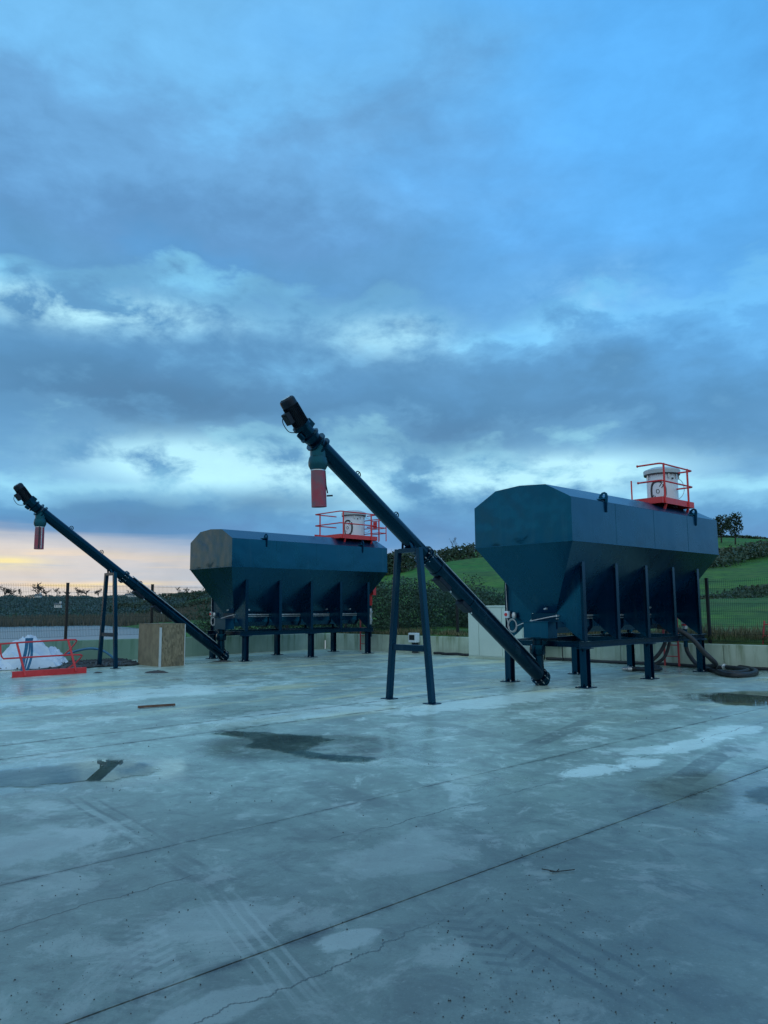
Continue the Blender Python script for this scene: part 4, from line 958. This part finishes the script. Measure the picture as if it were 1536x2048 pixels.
# meter box on conduits at the wall
mbp = WC + DR * 5.05; mb_ = empty('meter_box', mbp, rz); tag(mb_, 'small white meter box on black conduits against the wall, seen through the A-frame stand', 'meter box')
p = MB().box((0, -.14, .56), (.38, .20, .34)).build('box_body', 'white', mb_, bevel=.02)
MB().box((-.01, -.245, .57), (.26, .012, .18)).build('window', 'pane', p, bevel=.004)
for d in (-.10, -.02, .06, .13): MB().tube([(d, -.10, .40), (d, -.10, .2), (d, -.10, .02)], .032, 8).build('conduit', 'rubber', mb_, 40)
# black pipes on a low trolley
q0, q1 = gnd(747, 1301), gnd(786, 1300)
trl = empty('pipe_rack', (q0 + q1) / 2, math.atan2(q1.y - q0.y, q1.x - q0.x)); tag(trl, 'bundle of black pipes lying on a low rack near the wall corner', 'pipe rack'); lw = (q1 - q0).length
for i, (y_, z_) in enumerate(((-.12, .17), (.02, .17), (.15, .17), (-.05, .29), (.09, .29))):
    a_ = [(-lw * .46, y_ + (.05 if i == 3 else 0), z_ + (.02 if i == 3 else 0)), (lw * .46, y_, z_ - .015)]
    MB().tube(a_, .068, 12).lathe(Vector(a_[0]) - Vector((.06, 0, 0)), a_[0], [(0, .05), (0, .07), (1, .07)], 12).build('pipe', 'rubber', trl, 40)
MB().bar((-lw * .5, -.22, .035), (lw * .52, -.22, .035), .05, .05).build('rack_rail', 'tan_strip', trl); MB().bar((-lw * .5, .24, .035), (lw * .52, .24, .035), .05, .05).build('rack_rail', 'tan_strip', trl)
for d in (-.35, .3): MB().box((d * lw, .01, .082), (.07, .56, .04)).build('rack_cross_bar', 'paint_dark', trl)
# spindly black metal trestle behind the right silo
tb = gnd(1107, 1321); ts = empty('metal_trestle', tb, rz + .2); tag(ts, 'spindly black metal trestle standing by the wall under the right silo', 'trestle')
for sx_ in (-.36, .36):
    for sy_ in (-.16, .16): MB().bar((sx_, sy_, 0), (sx_ * .92, sy_ * .8, .78), .025, .025).build('leg', 'post', ts)
for z_ in (.77, .48): MB().box((0, 0, z_), (.74, .32, .025)).build('shelf', 'post' if z_ > .6 else 'rust', ts)
# red ladder against the right wall, at the frame edge
lb = gnd(1523.5, 1338); dld = (DR * .9 + Vector((.0, .1, 0))).normalized(); ln_ = -cn
lad = empty('red_ladder', lb, math.atan2(DR.y, DR.x)); tag(lad, 'weathered red steel ladder leaning on the right wall at the right edge', 'ladder')
for d in (0, .42): MB().bar((d, 0, 0), (d, .42, 1.22), .05, .03, (1, 0, 0)).build('stile', 'red_old', lad, bevel=.004)
for i in range(4): MB().cyl((0, .09 + .1 * i, .26 + i * .29), (.42, .09 + .1 * i, .26 + i * .29), .016, n=8).build('rung', 'red_old', lad, 40)

# chipboard box
oc_ = Vector((-6.45, 22.2, 0)); er = Vector((math.cos(.76), math.sin(.76), 0)); el_ = Vector((-er.y, er.x, 0))
ob = empty('chipboard_box', oc_, .76); tag(ob, 'square chipboard box with a pale corner strip standing beside the farther conveyor stand', 'box')
bw, bl, bh = .76, 1.40, 1.20
MB().box((bw / 2, .009, bh / 2), (bw, .018, bh)).build('side_board', 'osb', ob)
MB().box((.009, bl / 2 + .01, bh / 2), (.018, bl - .02, bh)).build('end_board', 'osb_pale', ob)
MB().box((bw / 2, bl - .01, bh / 2), (bw - .04, .018, bh)).build('back_board', 'osb', ob)
MB().box((bw - .009, bl / 2, bh / 2), (.018, bl - .06, bh)).build('side_board', 'osb', ob)
MB().box((bw / 2, bl / 2, bh + .010), (bw + .01, bl + .01, .018)).build('lid_board', 'osb', ob)
MB().box((-.005, -.006, bh / 2 - .04), (.05, .022, bh - .08)).box((-.016, .02, bh / 2 - .04), (.022, .05, bh - .08)).build('corner_strip', 'tan_strip', ob)
MB().box((bw + .005, -.004, bh / 2), (.022, .022, bh)).build('edge_strip', 'tan_strip', ob)

# red guard-rail section lying at the edge of the yard
b0, b1 = gnd(24, 1356), gnd(173, 1346); bd = (b1 - b0).normalized(); bn_ = Vector((-bd.y, bd.x, 0))
gr = empty('guard_rail_section', b0, math.atan2(bd.y, bd.x)); tag(gr, 'tilted red guard rail section with toe board resting on the yard at the left', 'guard rail')
Mi = Matrix.Translation(b0) @ Matrix.Rotation(math.atan2(bd.y, bd.x), 4, 'Z'); Mi = Mi.inverted()
def lp(px, py, back=0.0): return Mi @ onplane(px, py, b0 + bn_ * back, bn_)
bl_ = (b1 - b0).length
MB().box((bl_ / 2, .008, .075), (bl_, .016, .15)).box((bl_ / 2, .06, .146), (bl_, .10, .008)).box((bl_ / 2, .06, .004), (bl_, .10, .008)).build('toe_board', 'red', gr, bevel=.002)
for (a, b_) in (((51, 1352), (34, 1287)), ((152, 1342), (136, 1279))):
    pa, pb = lp(*a, -.02), lp(*b_, .20); MB().bar(pa, pb, .05, .03, (0, 1, 0)).build('rail_post', 'red', gr, bevel=.004)
def rail(pts): return MB().tube([lp(*q) for q in pts], .021, 8).build('rail', 'red', gr, 60)
rail([(-40, 1292, .2), (0, 1288, .2), (40, 1285, .2), (100, 1281.5, .2), (138, 1279.5, .2), (151, 1279.5, .2), (153.5, 1281.5, .24), (150, 1287, .5), (140, 1299, .8), (129, 1309, 1.1)])
rail([(1, 1290, .2), (1.2, 1304, .16), (3, 1313, .12), (7, 1317.5, .1), (40, 1315.5, .1), (100, 1312, .1), (150, 1309.5, .1), (161, 1309.5, .1), (164, 1311, .14), (161, 1316, .4), (150, 1327, .6), (135, 1338, .85)])
# heap of white sheeting and a blue sling
def heap(cx_, cy_, rx_, ry_, h, seed, label, rot):
    nn, mm = 84, 34; V = [(0, 0, h)]; F = []
    sd = Vector((seed * 3.7, seed * 1.3, 0))
    for j in range(1, mm + 1):
        t = j / mm
        for i in range(nn):
            a = 2 * math.pi * i / nn; d = Vector((math.cos(a), math.sin(a), 0))
            lobes = 1 + .22 * mnoise.noise(d * 1.3 + sd) + .10 * mnoise.noise(d * 3.5 + sd)
            r = t * lobes; q = Vector((d.x * r, d.y * r, 0))
            ridge = 1 - abs(mnoise.noise(q * 2.2 + sd)) * 2.0; ridge2 = 1 - abs(mnoise.noise(q * 7.0 + sd * 2)) * 2
            fall = (1 - t ** 2.2) if t < 1 else 0
            z = h * fall * (.50 + .42 * ridge + .35 * mnoise.noise(q * 1.1 + sd * 3)) + .09 * ridge2 * (1 - t * .6) + .03
            if j == mm: z = .012
            V.append((q.x * rx_, q.y * ry_, max(.012, z)))
    for i in range(nn): F.append((0, 1 + i, 1 + (i + 1) % nn, 1 + (i + 1) % nn))
    F3 = [(0, 1 + i, 1 + (i + 1) % nn) for i in range(nn)]
    F4 = [(1 + (j-1)*nn + i, 1 + j*nn + i, 1 + j*nn + (i + 1) % nn, 1 + (j-1)*nn + (i + 1) % nn) for j in range(1, mm) for i in range(nn)]
    mb = MB().add(V, F3 + F4); o = mb.build('plastic_sheet', 'tarp', None, 24); o.location = (cx_, cy_, 0); o.rotation_euler.z = rot
    tag(o, label, 'sheeting', 'white sheeting heaped by the lake wall'); return o
hp = gnd(48, 1338); heap(hp.x, hp.y + .2, 1.05, .62, .80, 1.2, 'tall crumpled heap of white plastic sheeting behind the red guard rail', .2)
hp = gnd(92, 1334); heap(hp.x, hp.y + .1, .62, .5, .46, 4.4, 'lower crumpled fold of white sheeting trailing toward the blue pipe', .1)
hp = gnd(4, 1338); heap(hp.x, hp.y, .8, .5, .36, 8.1, 'flat spread of white sheeting at the left edge of the photo', -.1)
ctr = gnd(47, 1343) + Vector((0, .25, 0)); bs_ = empty('lifting_sling', ctr, .5); tag(bs_, 'blue lifting sling hanging over the white sheeting beside a red rail post', 'sling')
for i, pts in enumerate(([(-.06, 0, .84), (-.07, -.03, .6), (-.12, -.08, .3), (-.16, -.16, .02)], [(.05, 0, .86), (.07, -.04, .6), (.06, -.08, .34), (-.02, -.14, .03)], [(0, .0, .87), (.01, -.05, .55), (-.05, -.12, .25), (-.10, -.2, .02)])):
    P = spline(pts, 5); mb = MB()
    for j in range(len(P) - 1): mb.bar(P[j], P[j + 1] + (P[j + 1] - P[j]) * .05, .085 - .02 * i, .012 + .002 * i, (0, 1, 0))
    mb.build('sling_band', 'bluestrap', bs_)
MB().box((0, .02, .86), (.20, .08, .05)).build('sling_eye', 'bluestrap', bs_, bevel=.015)
# blue pipe bent in an arc
bp_ = onplane
y0 = 23.0
P = spline([aty(94, 1326, y0), aty(110, 1318, y0 + .05), aty(140, 1306, y0 + .1), aty(165, 1299, y0 + .15), aty(185, 1297, y0 + .15), aty(205, 1301, y0 + .1), aty(222, 1312, y0 + .05), aty(236, 1326, y0)], 6)
P = [Vector((p.x, p.y, max(p.z, .05))) for p in P]
tag(MB().tube(P, .035, 8).build('water_pipe', 'bluepipe', None, 60), 'blue water pipe arching up in front of the green-stained wall', 'pipe')
# dark gravel margin along the lake wall
gp = [gnd(-60, 1347), gnd(0, 1341), gnd(60, 1340), gnd(150, 1338), gnd(205, 1334), gnd(262, 1332), gnd(281, 1329)]
V = []; F = []
for i, p in enumerate(spline(gp, 5)):
    s_ = (p - WC).dot(DL); w = WC + DL * s_ + Vector((.01, -.01, 0)); nq = 9
    for j in range(nq):
        t = j / (nq - 1); q = p.lerp(w, t); h = .012 + .14 * math.sin(math.pi * min(1, t * .8 + .02)) ** .8 * (1 - .5 * t) + mnoise.noise(q * 3.1) * .03 * (1 if 0 < j < nq - 1 else .1)
        V.append((q.x, q.y, max(.006, h)))
n_ = len(V) // 9
F = [(i*9+j, (i+1)*9+j, (i+1)*9+j+1, i*9+j+1) for i in range(n_ - 1) for j in range(8)]
gv = MB().add(V, F).build('gravel_margin', 'stone', None, kind='structure')
V2 = []; F2 = []
for _ in range(2200):
    i = random.randrange(n_ - 1); j = random.randrange(8); a, b_ = Vector(V[i*9+j]), Vector(V[(i+1)*9+j+1]); q = Vector((a.x + (b_.x-a.x)*random.random(), a.y + (b_.y-a.y)*random.random(), (a.z + b_.z) / 2))
    r = random.uniform(.015, .04); o_ = len(V2)
    for k_ in range(6):
        d = [(1,0,0),(-1,0,0),(0,1,0),(0,-1,0),(0,0,1),(0,0,-1)][k_]; V2.append(tuple(q + Vector(d) * r * random.uniform(.6, 1.2)))
    F2 += [(o_+a_, o_+b2, o_+c_) for a_, b2, c_ in ((0,2,4),(2,1,4),(1,3,4),(3,0,4),(2,0,5),(1,2,5),(3,1,5),(0,3,5))]
npmesh('gravel', V2, F2, 'stone', kind='stuff')
# loose chips and small stones over the concrete
V2 = []; F2 = []
for n_i in range(1300):
    if n_i < 900: px_r = (random.uniform(0, 1536), 1420 + 628 * random.random() ** .8)
    else: px_r = (random.uniform(850, 1536), random.uniform(1760, 2048))
    q = gnd(*px_r)
    if mnoise.noise(q * .9) < -.02: continue
    r = random.choice((.0012, .0016, .002, .0026, .004)) * (.6 + .14 * q.y) ; r = min(r, .012); o_ = len(V2)
    for d in ((1,0,0),(-1,0,0),(0,1,0),(0,-1,0),(0,0,1),(0,0,-.4)): V2.append(tuple(q + Vector((0,0,.002)) + Vector(d) * r * random.uniform(.6, 1.4)))
    F2 += [(o_+a_, o_+b2, o_+c_) for a_, b2, c_ in ((0,2,4),(2,1,4),(1,3,4),(3,0,4),(2,0,5),(1,2,5),(3,1,5),(0,3,5))]
npmesh('stone_chips', V2, F2, 'stone', kind='stuff')
# plank, mud, twig
a, b_ = gnd(276, 1414, .03), gnd(350, 1409, .03)
tag(MB().bar(a, b_, .07, .035).build('wooden_batten', 'rust', None, bevel=.004), 'rusty brown batten lying alone on the wet concrete, left of the puddles', 'batten')
def mound(px, py, rx_, ry_, h, label):
    c_ = gnd(px, py); V = [(0, 0, h)]; F = []; n_ = 26; m_ = 7
    for j in range(1, m_ + 1):
        for i in range(n_):
            a = 2 * math.pi * i / n_; t = j / m_; d = Vector((math.cos(a), math.sin(a), 0)); r = t * (1 + .3 * mnoise.noise(d * 2 + c_))
            V.append((d.x * r * rx_, d.y * r * ry_, .001 + h * max(0, (1 - t * t)) * (1 + .7 * mnoise.noise(Vector((d.x * r * 3, d.y * r * 3, c_.x))))))
    F = [(0, 1 + i, 1 + (i + 1) % n_) for i in range(n_)] + [(1+(j-1)*n_+i, 1+j*n_+i, 1+j*n_+(i+1)%n_, 1+(j-1)*n_+(i+1)%n_) for j in range(1, m_) for i in range(n_)]
    o = MB().add(V, F).build('mud_pile', 'mud', None, 60); o.location = c_; tag(o, label, 'mud', 'small mud piles'); return o
mound(313, 1345.5, .30, .2, .06, 'low dark mud pile in front of the chipboard box')
mound(195, 1346, .13, .1, .025, 'tiny dark mud pile right of the red guard rail')
mound(446, 1323, .35, .16, .03, 'dark mud smear under the inlet of the farther conveyor')
tg = gnd(1113, 1745); tw = MB()
for a_, l_ in ((.2, .12), (1.1, .05), (2.6, .10), (-2.2, .04), (3.6, .05)): tw.tube([tg + Vector((0, 0, .006)), tg + Vector((math.cos(a_) * l_, math.sin(a_) * l_ * .6, .012))], .003, 5)
tag(tw.build('twig', 'bark'), 'small dark forked twig lying on the concrete in the right foreground', 'twig')

# ------------------------------------------------------------------ vegetation and far things
def blob_points(n, c, rad, lump=0.5, fr=1.0):
    P = []; c = Vector(c)
    while len(P) < n:
        d = Vector((random.gauss(0, 1), random.gauss(0, 1), random.gauss(0, 1))).normalized()
        r = (0.55 + .45 * random.random() ** .5) * (1 + lump * mnoise.noise(d * 2.2 * fr + c * .37))
        q = Vector((d.x * rad[0] * r, d.y * rad[1] * r, d.z * rad[2] * r))
        P.append(c + q)
    return P
def cover(name, P, size, m, label, cat, group=None, kind=None):
    P = np.array([tuple(p) for p in P]); V, F = leaves(P, size); c_ = P.mean(0); c_[2] = P[:, 2].min()
    o = npmesh(name, V - c_, F, m); o.location = c_
    if kind: o['kind'] = kind
    else: tag(o, label, cat, group)
    return o
def polar(azd, r, up=0.0):
    x, y = math.sin(R_(azd)) * r, math.cos(R_(azd)) * r; return Vector((x, y, terr(azd, r) + up))
# bramble scrub just beyond the wall, centre of the picture
scr = [(-3.6, 34.5, 2.6, 2.2, 2.9), (-1.0, 35.8, 2.8, 2.4, 3.3), (1.6, 34.6, 2.6, 2.2, 2.7), (3.4, 36.8, 2.6, 2.4, 2.5), (5.0, 33.4, 2.2, 2.0, 1.7), (-6.2, 34.8, 2.6, 2.2, 2.5)]
for i, (x, y, a, b_, h) in enumerate(scr):
    z = terr_xy(x, y); P = [p for p in blob_points(9000, (x, y, z + h * .26), (a, b_, h * .56), .55) if p.z > z - .2]
    cover('bramble_bush', P, .062, 'scrub', ['dark bramble bush beyond the wall, nearest the right end of the farther silo', 'tallest dark bramble bush beyond the wall, behind the A-frame stand', 'dark bramble bush just right of the A-frame stand, beyond the wall', 'rounded dark bramble bush left of the nearer conveyor tube', 'low dark bramble bush beyond the wall behind the beige cabinet', 'dark bramble bush beyond the wall, behind the middle of the farther silo'][i], 'bush', 'bramble bushes beyond the wall')
def verge(name, D, L, n, m, h, lo, hi, a0=0.0):
    nrm = Vector((-D.y, D.x, 0)); nrm = nrm if nrm.dot(WC) > 0 else -nrm
    V = []; F = []
    for _ in range(n):
        s_ = a0 + random.random() * (L - a0); t = lo + (hi - lo) * random.random() ** 1.6; p = WC + D * s_ + nrm * t; az_ = math.degrees(math.atan2(p.x, p.y))
        cl = mnoise.noise(Vector((p.x, p.y, 0)) * 1.1) + .55
        if cl < .25: continue
        z = terr(az_, math.hypot(p.x, p.y)); hh = h * random.uniform(.5, 1.2) * cl; a = random.random() * 6.28; w = .012 + .01 * random.random()
        dx, dy = math.cos(a) * w, math.sin(a) * w; lx, ly = random.gauss(0, .35) * hh, random.gauss(0, .35) * hh; o_ = len(V)
        V += [(p.x - dx, p.y - dy, z - .03), (p.x + dx, p.y + dy, z - .03), (p.x + lx, p.y + ly, z + hh)]; F.append((o_, o_ + 1, o_ + 2))
    return npmesh(name, V, F, m, kind='stuff')
verge('verge_grass', DL, LW, 8000, 'grass', .19, .22, .9); verge('verge_grass', DR, RW, 9000, 'grass', .20, .22, 2.5)
verge('dead_grass', DR, RW, 7000, 'straw', .42, .7, 3.0, 9.0); verge('dead_grass', DR, 12, 2500, 'straw', .22, .22, .8); verge('dead_grass', DL, LW, 900, 'straw', .13, .25, 1.2)
# low docks growing along the lake-side verge
# hedges on the hill
def hedge(pts, h, w, n, size, label, group='field hedges', m='hedge'):
    P = []; pts = spline([polar(a, r) for a, r in pts], 5)
    for _ in range(n):
        t = random.random() * (len(pts) - 1.001); i = int(t); p = pts[i].lerp(pts[i + 1], t - i); az_ = math.degrees(math.atan2(p.x, p.y)); r = p.xy.length
        hh = h * (1 + .6 * mnoise.noise(p * .18)); q = p + Vector((random.gauss(0, w), random.gauss(0, w), 0))
        P.append((q.x, q.y, terr(az_, r) + hh * random.random() ** .8 - .1))
    return cover('hedge', P, size, m, label, 'hedge', group)
hedge([(-2, 122), (0, 125), (2.5, 128), (5, 134), (8, 140), (12, 150)], 2.5, 1.1, 7000, .26, 'long dark hedge crossing the field behind the A-frame stand')
hedge([(-1.5, 118), (.2, 119), (1.6, 120)], 2.8, 1.0, 2400, .28, 'tall dark thicket on the skyline just right of the farther silo')
hedge([(4.8, 158), (6, 180), (8, 210), (10, 216), (14, 216)], 1.3, .7, 4200, .26, 'skyline hedge rising from the nearer conveyor to the right silo')
hedge([(20, 214), (23, 214), (25, 213), (27, 211), (30, 208)], .8, .6, 3600, .28, 'skyline hedge along the hilltop at the far right')
hedge([(20.5, 100), (22.5, 108), (23.8, 118), (25.2, 132), (26.5, 150), (29, 172)], 1.5, 1.2, 7000, .24, 'diagonal bramble hedge climbing the hill at the right edge')
hedge([(19, 126), (22, 129), (23.6, 132), (24.8, 135), (26.2, 139)], 1.3, 3.0, 6500, .26, 'broad dark thicket on the hillside below the bare skyline tree')
hedge([(22, 50), (23.8, 54), (25, 58), (26.5, 62), (30, 70)], .45, .7, 5000, .12, 'thin dark bramble line low on the pasture behind the right fence')
hedge([(-17.5, 380), (-15, 372), (-13, 366), (-11, 360), (-8, 352)], 1.2, 1.0, 4200, .4, 'skyline hedge on the far field left of the farther silo')
hedge([(-19, 285), (-16, 300), (-13, 318), (-10, 330)], 2.6, 2.0, 6000, .5, 'dark hedge crossing the far green field beyond the lake')
hedge([(-17, 250), (-14.5, 256), (-12, 262), (-9, 270)], 2.2, 1.8, 5000, .45, 'lowest hedge of the far field, just above the reeds')
# far woods beyond the lake: one mass
P = []
for _ in range(90000):
    a = random.uniform(-34, -14.5) if random.random() < .97 else random.uniform(-14.5, -10); r = 262 + 190 * random.random() ** .9
    if a > -17.5 and (r > 330): continue
    z = terr(a, r); dn_ = mnoise.noise(Vector((a * .9, r * .03, 2))) + .75
    if dn_ < .28: continue
    P.append(polar(a, r, (random.random() ** .8) * 2.7 * dn_ * (1.0 if r < 400 else .7)))
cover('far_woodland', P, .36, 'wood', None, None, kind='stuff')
P = [polar(random.uniform(-36, -8), 172 + 85 * random.random(), 0) for _ in range(15000)]
V = []; F = []
for p in P:
    hh = random.uniform(.8, 2.1); w = random.uniform(.10, .3); a = random.random() * 6.28; o_ = len(V)
    if p.z < -2.05: continue
    V += [(p.x - math.cos(a) * w, p.y - math.sin(a) * w, p.z - .1), (p.x + math.cos(a) * w, p.y + math.sin(a) * w, p.z - .1), (p.x + random.gauss(0, .2), p.y + random.gauss(0, .2), p.z + hh)]; F.append((o_, o_ + 1, o_ + 2))
npmesh('reed_bed', V, F, 'reed', kind='stuff')
# bare trees
def bare_tree_meshes(seed, h, spread, depth=5, dens=1.0, rmin=0.0):
    rs = random.Random(seed); tr, tw = MB(), MB()
    def grow(p, d, L, r, lev):
        segs = 3; pts = [p]; q = p.copy(); dd = d.copy()
        for i in range(segs):
            dd = (dd + Vector((rs.gauss(0, .13), rs.gauss(0, .13), rs.gauss(.04, .07)))).normalized(); q = q + dd * (L / segs); pts.append(q.copy())
        (tr if lev < 2 else tw).tube(pts, [max(rmin, r * (1 - .4 * i / segs)) for i in range(segs + 1)], 6 if lev < 2 else 3)
        if lev >= depth: return
        for i in range(int(rs.choice((2, 3, 3)) * (1.0 if lev > 0 else 1.6) * dens + .5)):
            k_ = rs.randint(1, segs) if lev else rs.randint(2, segs)
            a = rs.random() * 6.28; side = Vector((math.cos(a), math.sin(a), rs.uniform(-.1, .5))).normalized()
            nd = (pts[k_] - pts[k_ - 1]).normalized() * rs.uniform(.5, .9) + side * spread
            grow(pts[k_], nd.normalized(), L * rs.uniform(.55, .8), r * .55, lev + 1)
    grow(Vector((0, 0, -.2)), Vector((0, 0, 1)), h * .36, h * .028, 0)
    return tr, tw
TREES = []
for sd, h, spd, rm in ((3, 8, .75, .075), (11, 8, .9, .075), (23, 8, .6, .075), (3, 8, .75, .022), (11, 8, .9, .022), (23, 8, .6, .022)):
    tr, tw = bare_tree_meshes(sd, h, spd, 5, 1.0, rm); r_ = empty('bare_tree', (0, 0, 0)); tr.build('trunk', 'bark', r_, 60); tw.build('crown', 'twig', r_); TREES.append(r_)
used = set()
def tree(kind, azd, r, scale, label, group, rz=0.0, sx_=1.0):
    o = TREES[kind] if kind not in used else copy_tree(TREES[kind]); used.add(kind)
    o.location = polar(azd, r); o.scale = (scale * sx_, scale * sx_, scale); o.rotation_euler.z = rz; tag(o, label, 'tree', group); return o
pa = lambda px: math.degrees(math.atan((px - 768) / 1535))
far = [(4, 440, 1.0, 0, 'bare far-skyline tree cut by the left edge of the photo'), (24, 440, 1.05, 1, 'broad bare far-skyline tree above the left end of the white sheeting'),
       (40, 455, .8, 2, 'slender bare far-skyline tree left of the striped red sleeve'), (73, 445, 1.2, 0, 'largest bare far-skyline tree, straight below the striped red sleeve'),
       (92, 450, .9, 1, 'spreading bare far-skyline tree just right of the largest one'), (110, 455, .85, 2, 'bare far-skyline tree above the low white house in the woods'),
       (128, 450, .75, 1, 'bare far-skyline tree touching the left of the black fence post'), (152, 445, .85, 0, 'rounded bare far-skyline tree right of the black fence post'),
       (172, 450, .9, 1, 'wide bare far-skyline tree midway between fence post and conveyor stand'), (196, 445, .75, 0, 'small bare far-skyline tree just left of the farther conveyor stand')]
for i, (px, r, sc, kd, lb_) in enumerate(far): tree(kd, pa(px), r, sc, lb_, 'bare trees on the far skyline beyond the lake', i * 1.7, 1.25)
tree(0, pa(258), 385, .62, 'small bare tree behind the white house on the far skyline', 'lone skyline trees', .4, 1.2)
tree(2, pa(352), 368, .62, 'thin bare tree, left of the pair on the skyline beside the farther silo', 'lone skyline trees', 1.4)
tree(1, pa(373), 366, .66, 'fuller bare tree, right of the pair on the skyline beside the farther silo', 'lone skyline trees', 2.0, 1.1)
tree(5, pa(904), 156, .60, 'slender bare tree on the skyline between the nearer conveyor and the right silo', 'hill trees', .8, .8)
tree(4, pa(827), 126, .55, 'bare tree on the skyline framed by the A-frame stand', 'hill trees', 3.0, 1.0)
tree(3, pa(782), 128, .50, 'bare bush-like tree on the skyline just right of the farther silo', 'hill trees', 2.2, 1.2)
t_ = tree(3, pa(1446), 208, .78, 'dark ivy-clad bare tree on the hilltop at the right', 'hill trees', 5.1, 1.15)
P = [(random.gauss(0, .55) - .5, random.gauss(0, .5), 1.4 + 3.6 * random.random()) for _ in range(420)]
Vv, Ff = leaves(np.array(P), .26); npmesh('ivy', Vv, Ff, 'ivy', t_, label='dark ivy clump on the left side of the crown')
def round_tree(azd, r, h, w, label):
    root = empty('hill_tree', polar(azd, r)); tag(root, label, 'tree', 'leafy hill trees')
    MB().tube([(0, 0, -.2), (.1, 0, h * .25), (0, .1, h * .55)], [.18, .14, .08], 8).build('trunk', 'bark', root, 60)
    P = blob_points(900, (0, 0, h * .66), (w, w, h * .36), .7); V_, F_ = leaves(np.array([tuple(p) for p in P]), .24); npmesh('crown', V_, F_, 'ivy', root)
round_tree(pa(1477), 172, 6.2, 1.6, 'dark round-crowned tree on the hillside at the right, below the skyline')
round_tree(pa(1449), 178, 5.4, 1.8, 'dark bushy tree on the hillside close to the right silo')
# far houses
def house(px, r, w, d, h, label, up=0.0, rot=.3):
    root = empty('white_house', polar(pa(px), r, up), rot); tag(root, label, 'house', 'white houses across the lake')
    MB().box((0, 0, h / 2), (w, d, h)).build('wall', 'house', root)
    rf = MB().prism([(-d / 2 - .2, h), (d / 2 + .2, h), (0, h + d * .32)], 0, -w / 2 - .2, w / 2 + .2).build('roof', 'slate', root)
    MB().box((w * .35, 0, h + d * .34), (.5, .6, .9)).build('chimney', 'house', rf)
    for x in (-w * .3, w * .25): MB().box((x, -d / 2 - .02, h * .5), (w * .1, .04, h * .3)).build('window', 'pane', root)
house(255, 362, 2.6, 2.0, 2.2, 'small white house on the skyline under a bare tree', .3)
house(115, 258, 1.9, 1.4, 1.0, 'low white house among the woods beyond the lake', 3.6, .05)
house(74, 300, 2.0, 1.6, .7, 'far white house half hidden in the woods, leftmost of the three', 5.4, .1)
house(273, 300, 4.0, 1.6, .6, 'long low white house on the dark slope left of the farther conveyor', 4.0, .1)
